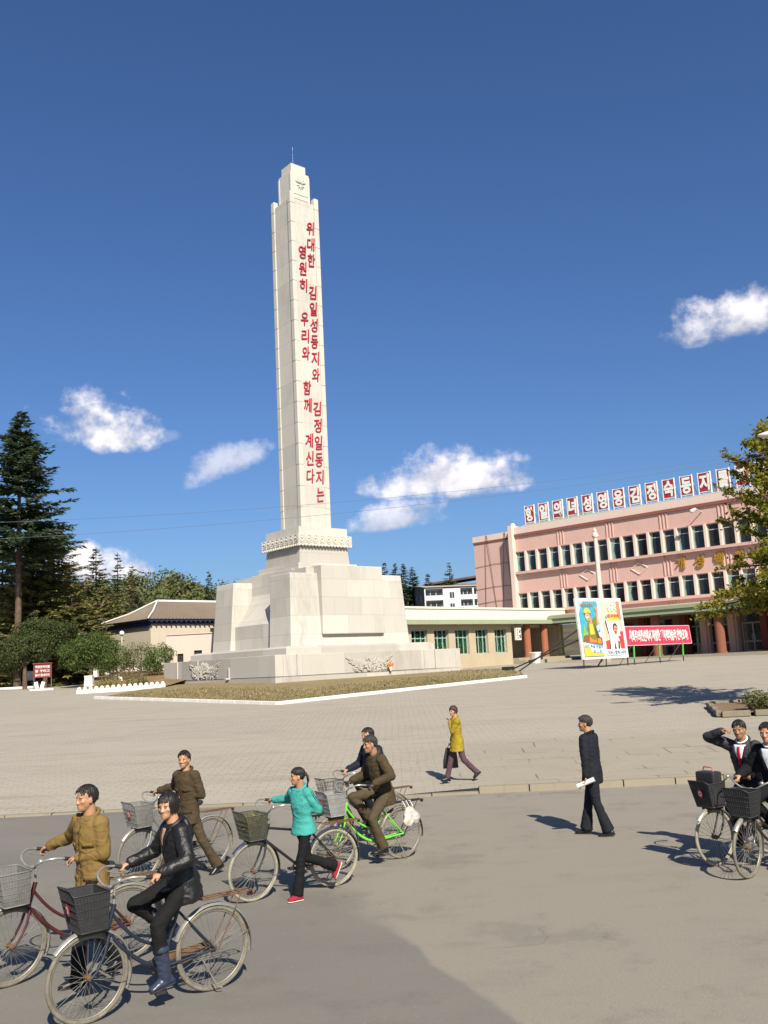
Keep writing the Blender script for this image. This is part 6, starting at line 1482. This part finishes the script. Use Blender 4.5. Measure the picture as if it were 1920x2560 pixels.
    # 6 rider behind him
    b2 = make_bike('bicycle with a black wire basket half hidden behind the lime green one', *bf((-.98, 14.15), (-.83, -.56)), silver, 0, 'dark', None, True, 70, badge=False)
    ride('young man in dark blue riding half hidden behind the man on the green bicycle', b2, 1.70, .16, yaw=R(6), jacket=cloth('dark_blue_jacket', (.010, .013, .028)), trousers=black, shoes=blacks, tone=1.05, hem=.16, fine=False, collar=True)
    # 7, 8 riders at the right
    b = make_bike('black bicycle at the right with a boxy bag standing in its basket', *bf((3.86, 11.92), (-.84, -.55)), blk, -4, 'black', None, True, 80, tyre=mat('cream_tyre', (.25, .222, .165)))
    P = [Vector(p) for p in b['pedals']]
    person('man in grey suit and red tie on a bicycle, hand raised to his face', b.location, b.rotation_euler[2], 1.72, (.26, 0, .935), .18, twist=R(6), yaw=R(20), pitch=R(6), LH=b['grips'][0], RH=(.53, -.07, 1.585), LF=(P[0].x - .05, P[0].y, P[0].z + .09), RF=(P[1].x - .05, P[1].y, P[1].z + .09), jacket=grey, trousers=black, shoes=blacks, tone=.72, hem=.17, shirt=whitec, tie=redt, opts={'lapel': 1}, elbowR=(.2, -1, -.15), elbowL=(-.5, .6, -.5))
    t = thing('black_bag', 'boxy black bag with pink handle standing in a bicycle basket at the right', 'bag', b.matrix_basis @ Vector((1.07, 0, .72)), b.rotation_euler[2])
    m = MB(); m.box((0, 0, .2), (.17, .27, .40)); me = m.mesh('bag_body', mat('black_vinyl', (.022, .022, .024), .45, .2, 10)); bevel_mesh(me, .02); obj('bag_body', me, t)
    m = MB(); m.tube([(0, -.08, .39), (0, -.06, .45), (0, .06, .45), (0, .08, .39)], .009, 6); m.build('handle', mat('pink_handle', (.35, .12, .13), .6), t)
    b = make_bike('black bicycle nearest the right edge with a plain black basket and curved chrome bars', *bf((3.98, 11.20), (-.80, -.60)), blk, 6, 'black', None, True, -70, badge=False)
    ride('man in a black suit and white shirt riding in at the right edge', b, 1.73, .18, yaw=R(14), pitch=R(3), jacket=black, trousers=black, shoes=blacks, tone=1.0, hem=.17, shirt=whitec, opts={'lapel': 1})
    # 9 woman in ochre on the square
    base = Vector((1.30, 20.1, zg(1.3, 20.1))); ang = math.atan2(-.22, -.97)
    w = person('woman in an ochre cardigan and plum trousers walking across the square', base, ang, 1.62, (0, 0, .84), .04, yaw=R(28), LH=(.135, -.07, 1.28), RH=(.06, -.30, .74), LF=(-.36, .07, .17), RF=(.24, -.07, .078), Lp=R(38), Rp=R(-4), jacket=ochre, trousers=plum, shoes=blacks, hair='perm', hairm=mat('dark_brown_hair', (.035, .018, .010), .5, .3, 30), tone=1.0, female=True, hem=.24, fine=False, opts={'sole': BLACKM}, elbowL=(.05, .35, -1))
    m = MB()
    p = w.matrix_basis @ Vector((.06, -.32, .70)); t = thing('shoulder_bag', 'black bag hanging from the hand of the woman in ochre', 'bag', p, ang)
    m.loft([((.02, 0, -.46), (.17, 0, 0), (0, .045, 0)), ((.02, 0, -.3), (.16, 0, 0), (0, .055, 0)), ((0, 0, -.08), (.12, 0, 0), (0, .04, 0)), ((0, 0, -.04), (.11, 0, 0), (0, .02, 0))], 20, 0, 3); m.build('bag_body', mat('black_vinyl', (.022, .022, .024)), t)
    m = MB(); m.tube([(-.08, 0, -.06), (-.04, 0, .02), (.04, 0, .02), (.08, 0, -.06)], .008, 6); m.build('handle', BLACKM, t)
    # 10 man in the dark suit
    base = Vector((2.90, 14.25, 0)); ang = math.atan2(.34, -.94)
    w = person('man in a dark navy buttoned suit walking on the road holding a white roll', base, ang, 1.74, (0, 0, .945), .05, yaw=R(8), LH=(.07, .25, .77), RH=(.0, -.26, .745), LF=(-.17, .08, .09), RF=(.17, -.09, .08), Lp=R(12), LT=R(6), twist=R(-14), jacket=navy, trousers=navy, shoes=blacks, tone=.85, hair='short', hairm=HAIRG, hem=.20, flare=1.35, opts={'placket': blacks}, elbowL=(-.7, .5, -.3), elbowR=(-.7, -.4, -.3))
    p = w.matrix_basis @ Vector(w['hl'][0]); t = thing('paper_roll', 'white paper roll gripped in the hand of the man in the dark suit', 'roll', p + Vector((0, 0, -.02)), ang)
    m = MB(); m.tube([(-.12, 0, .05), (.13, 0, -.05)], .034, 16); m.build('paper', mat('white_paper', (.66, .65, .63), .7), t); m = MB(); m.tube([(-.121, 0, .0504), (-.118, 0, .0492)], .022, 12); m.build('core_shadow', mat('core_shade_grey', (.25, .25, .25), .8), t)  # grey disc paints the shade inside the roll's hollow end
build_people()
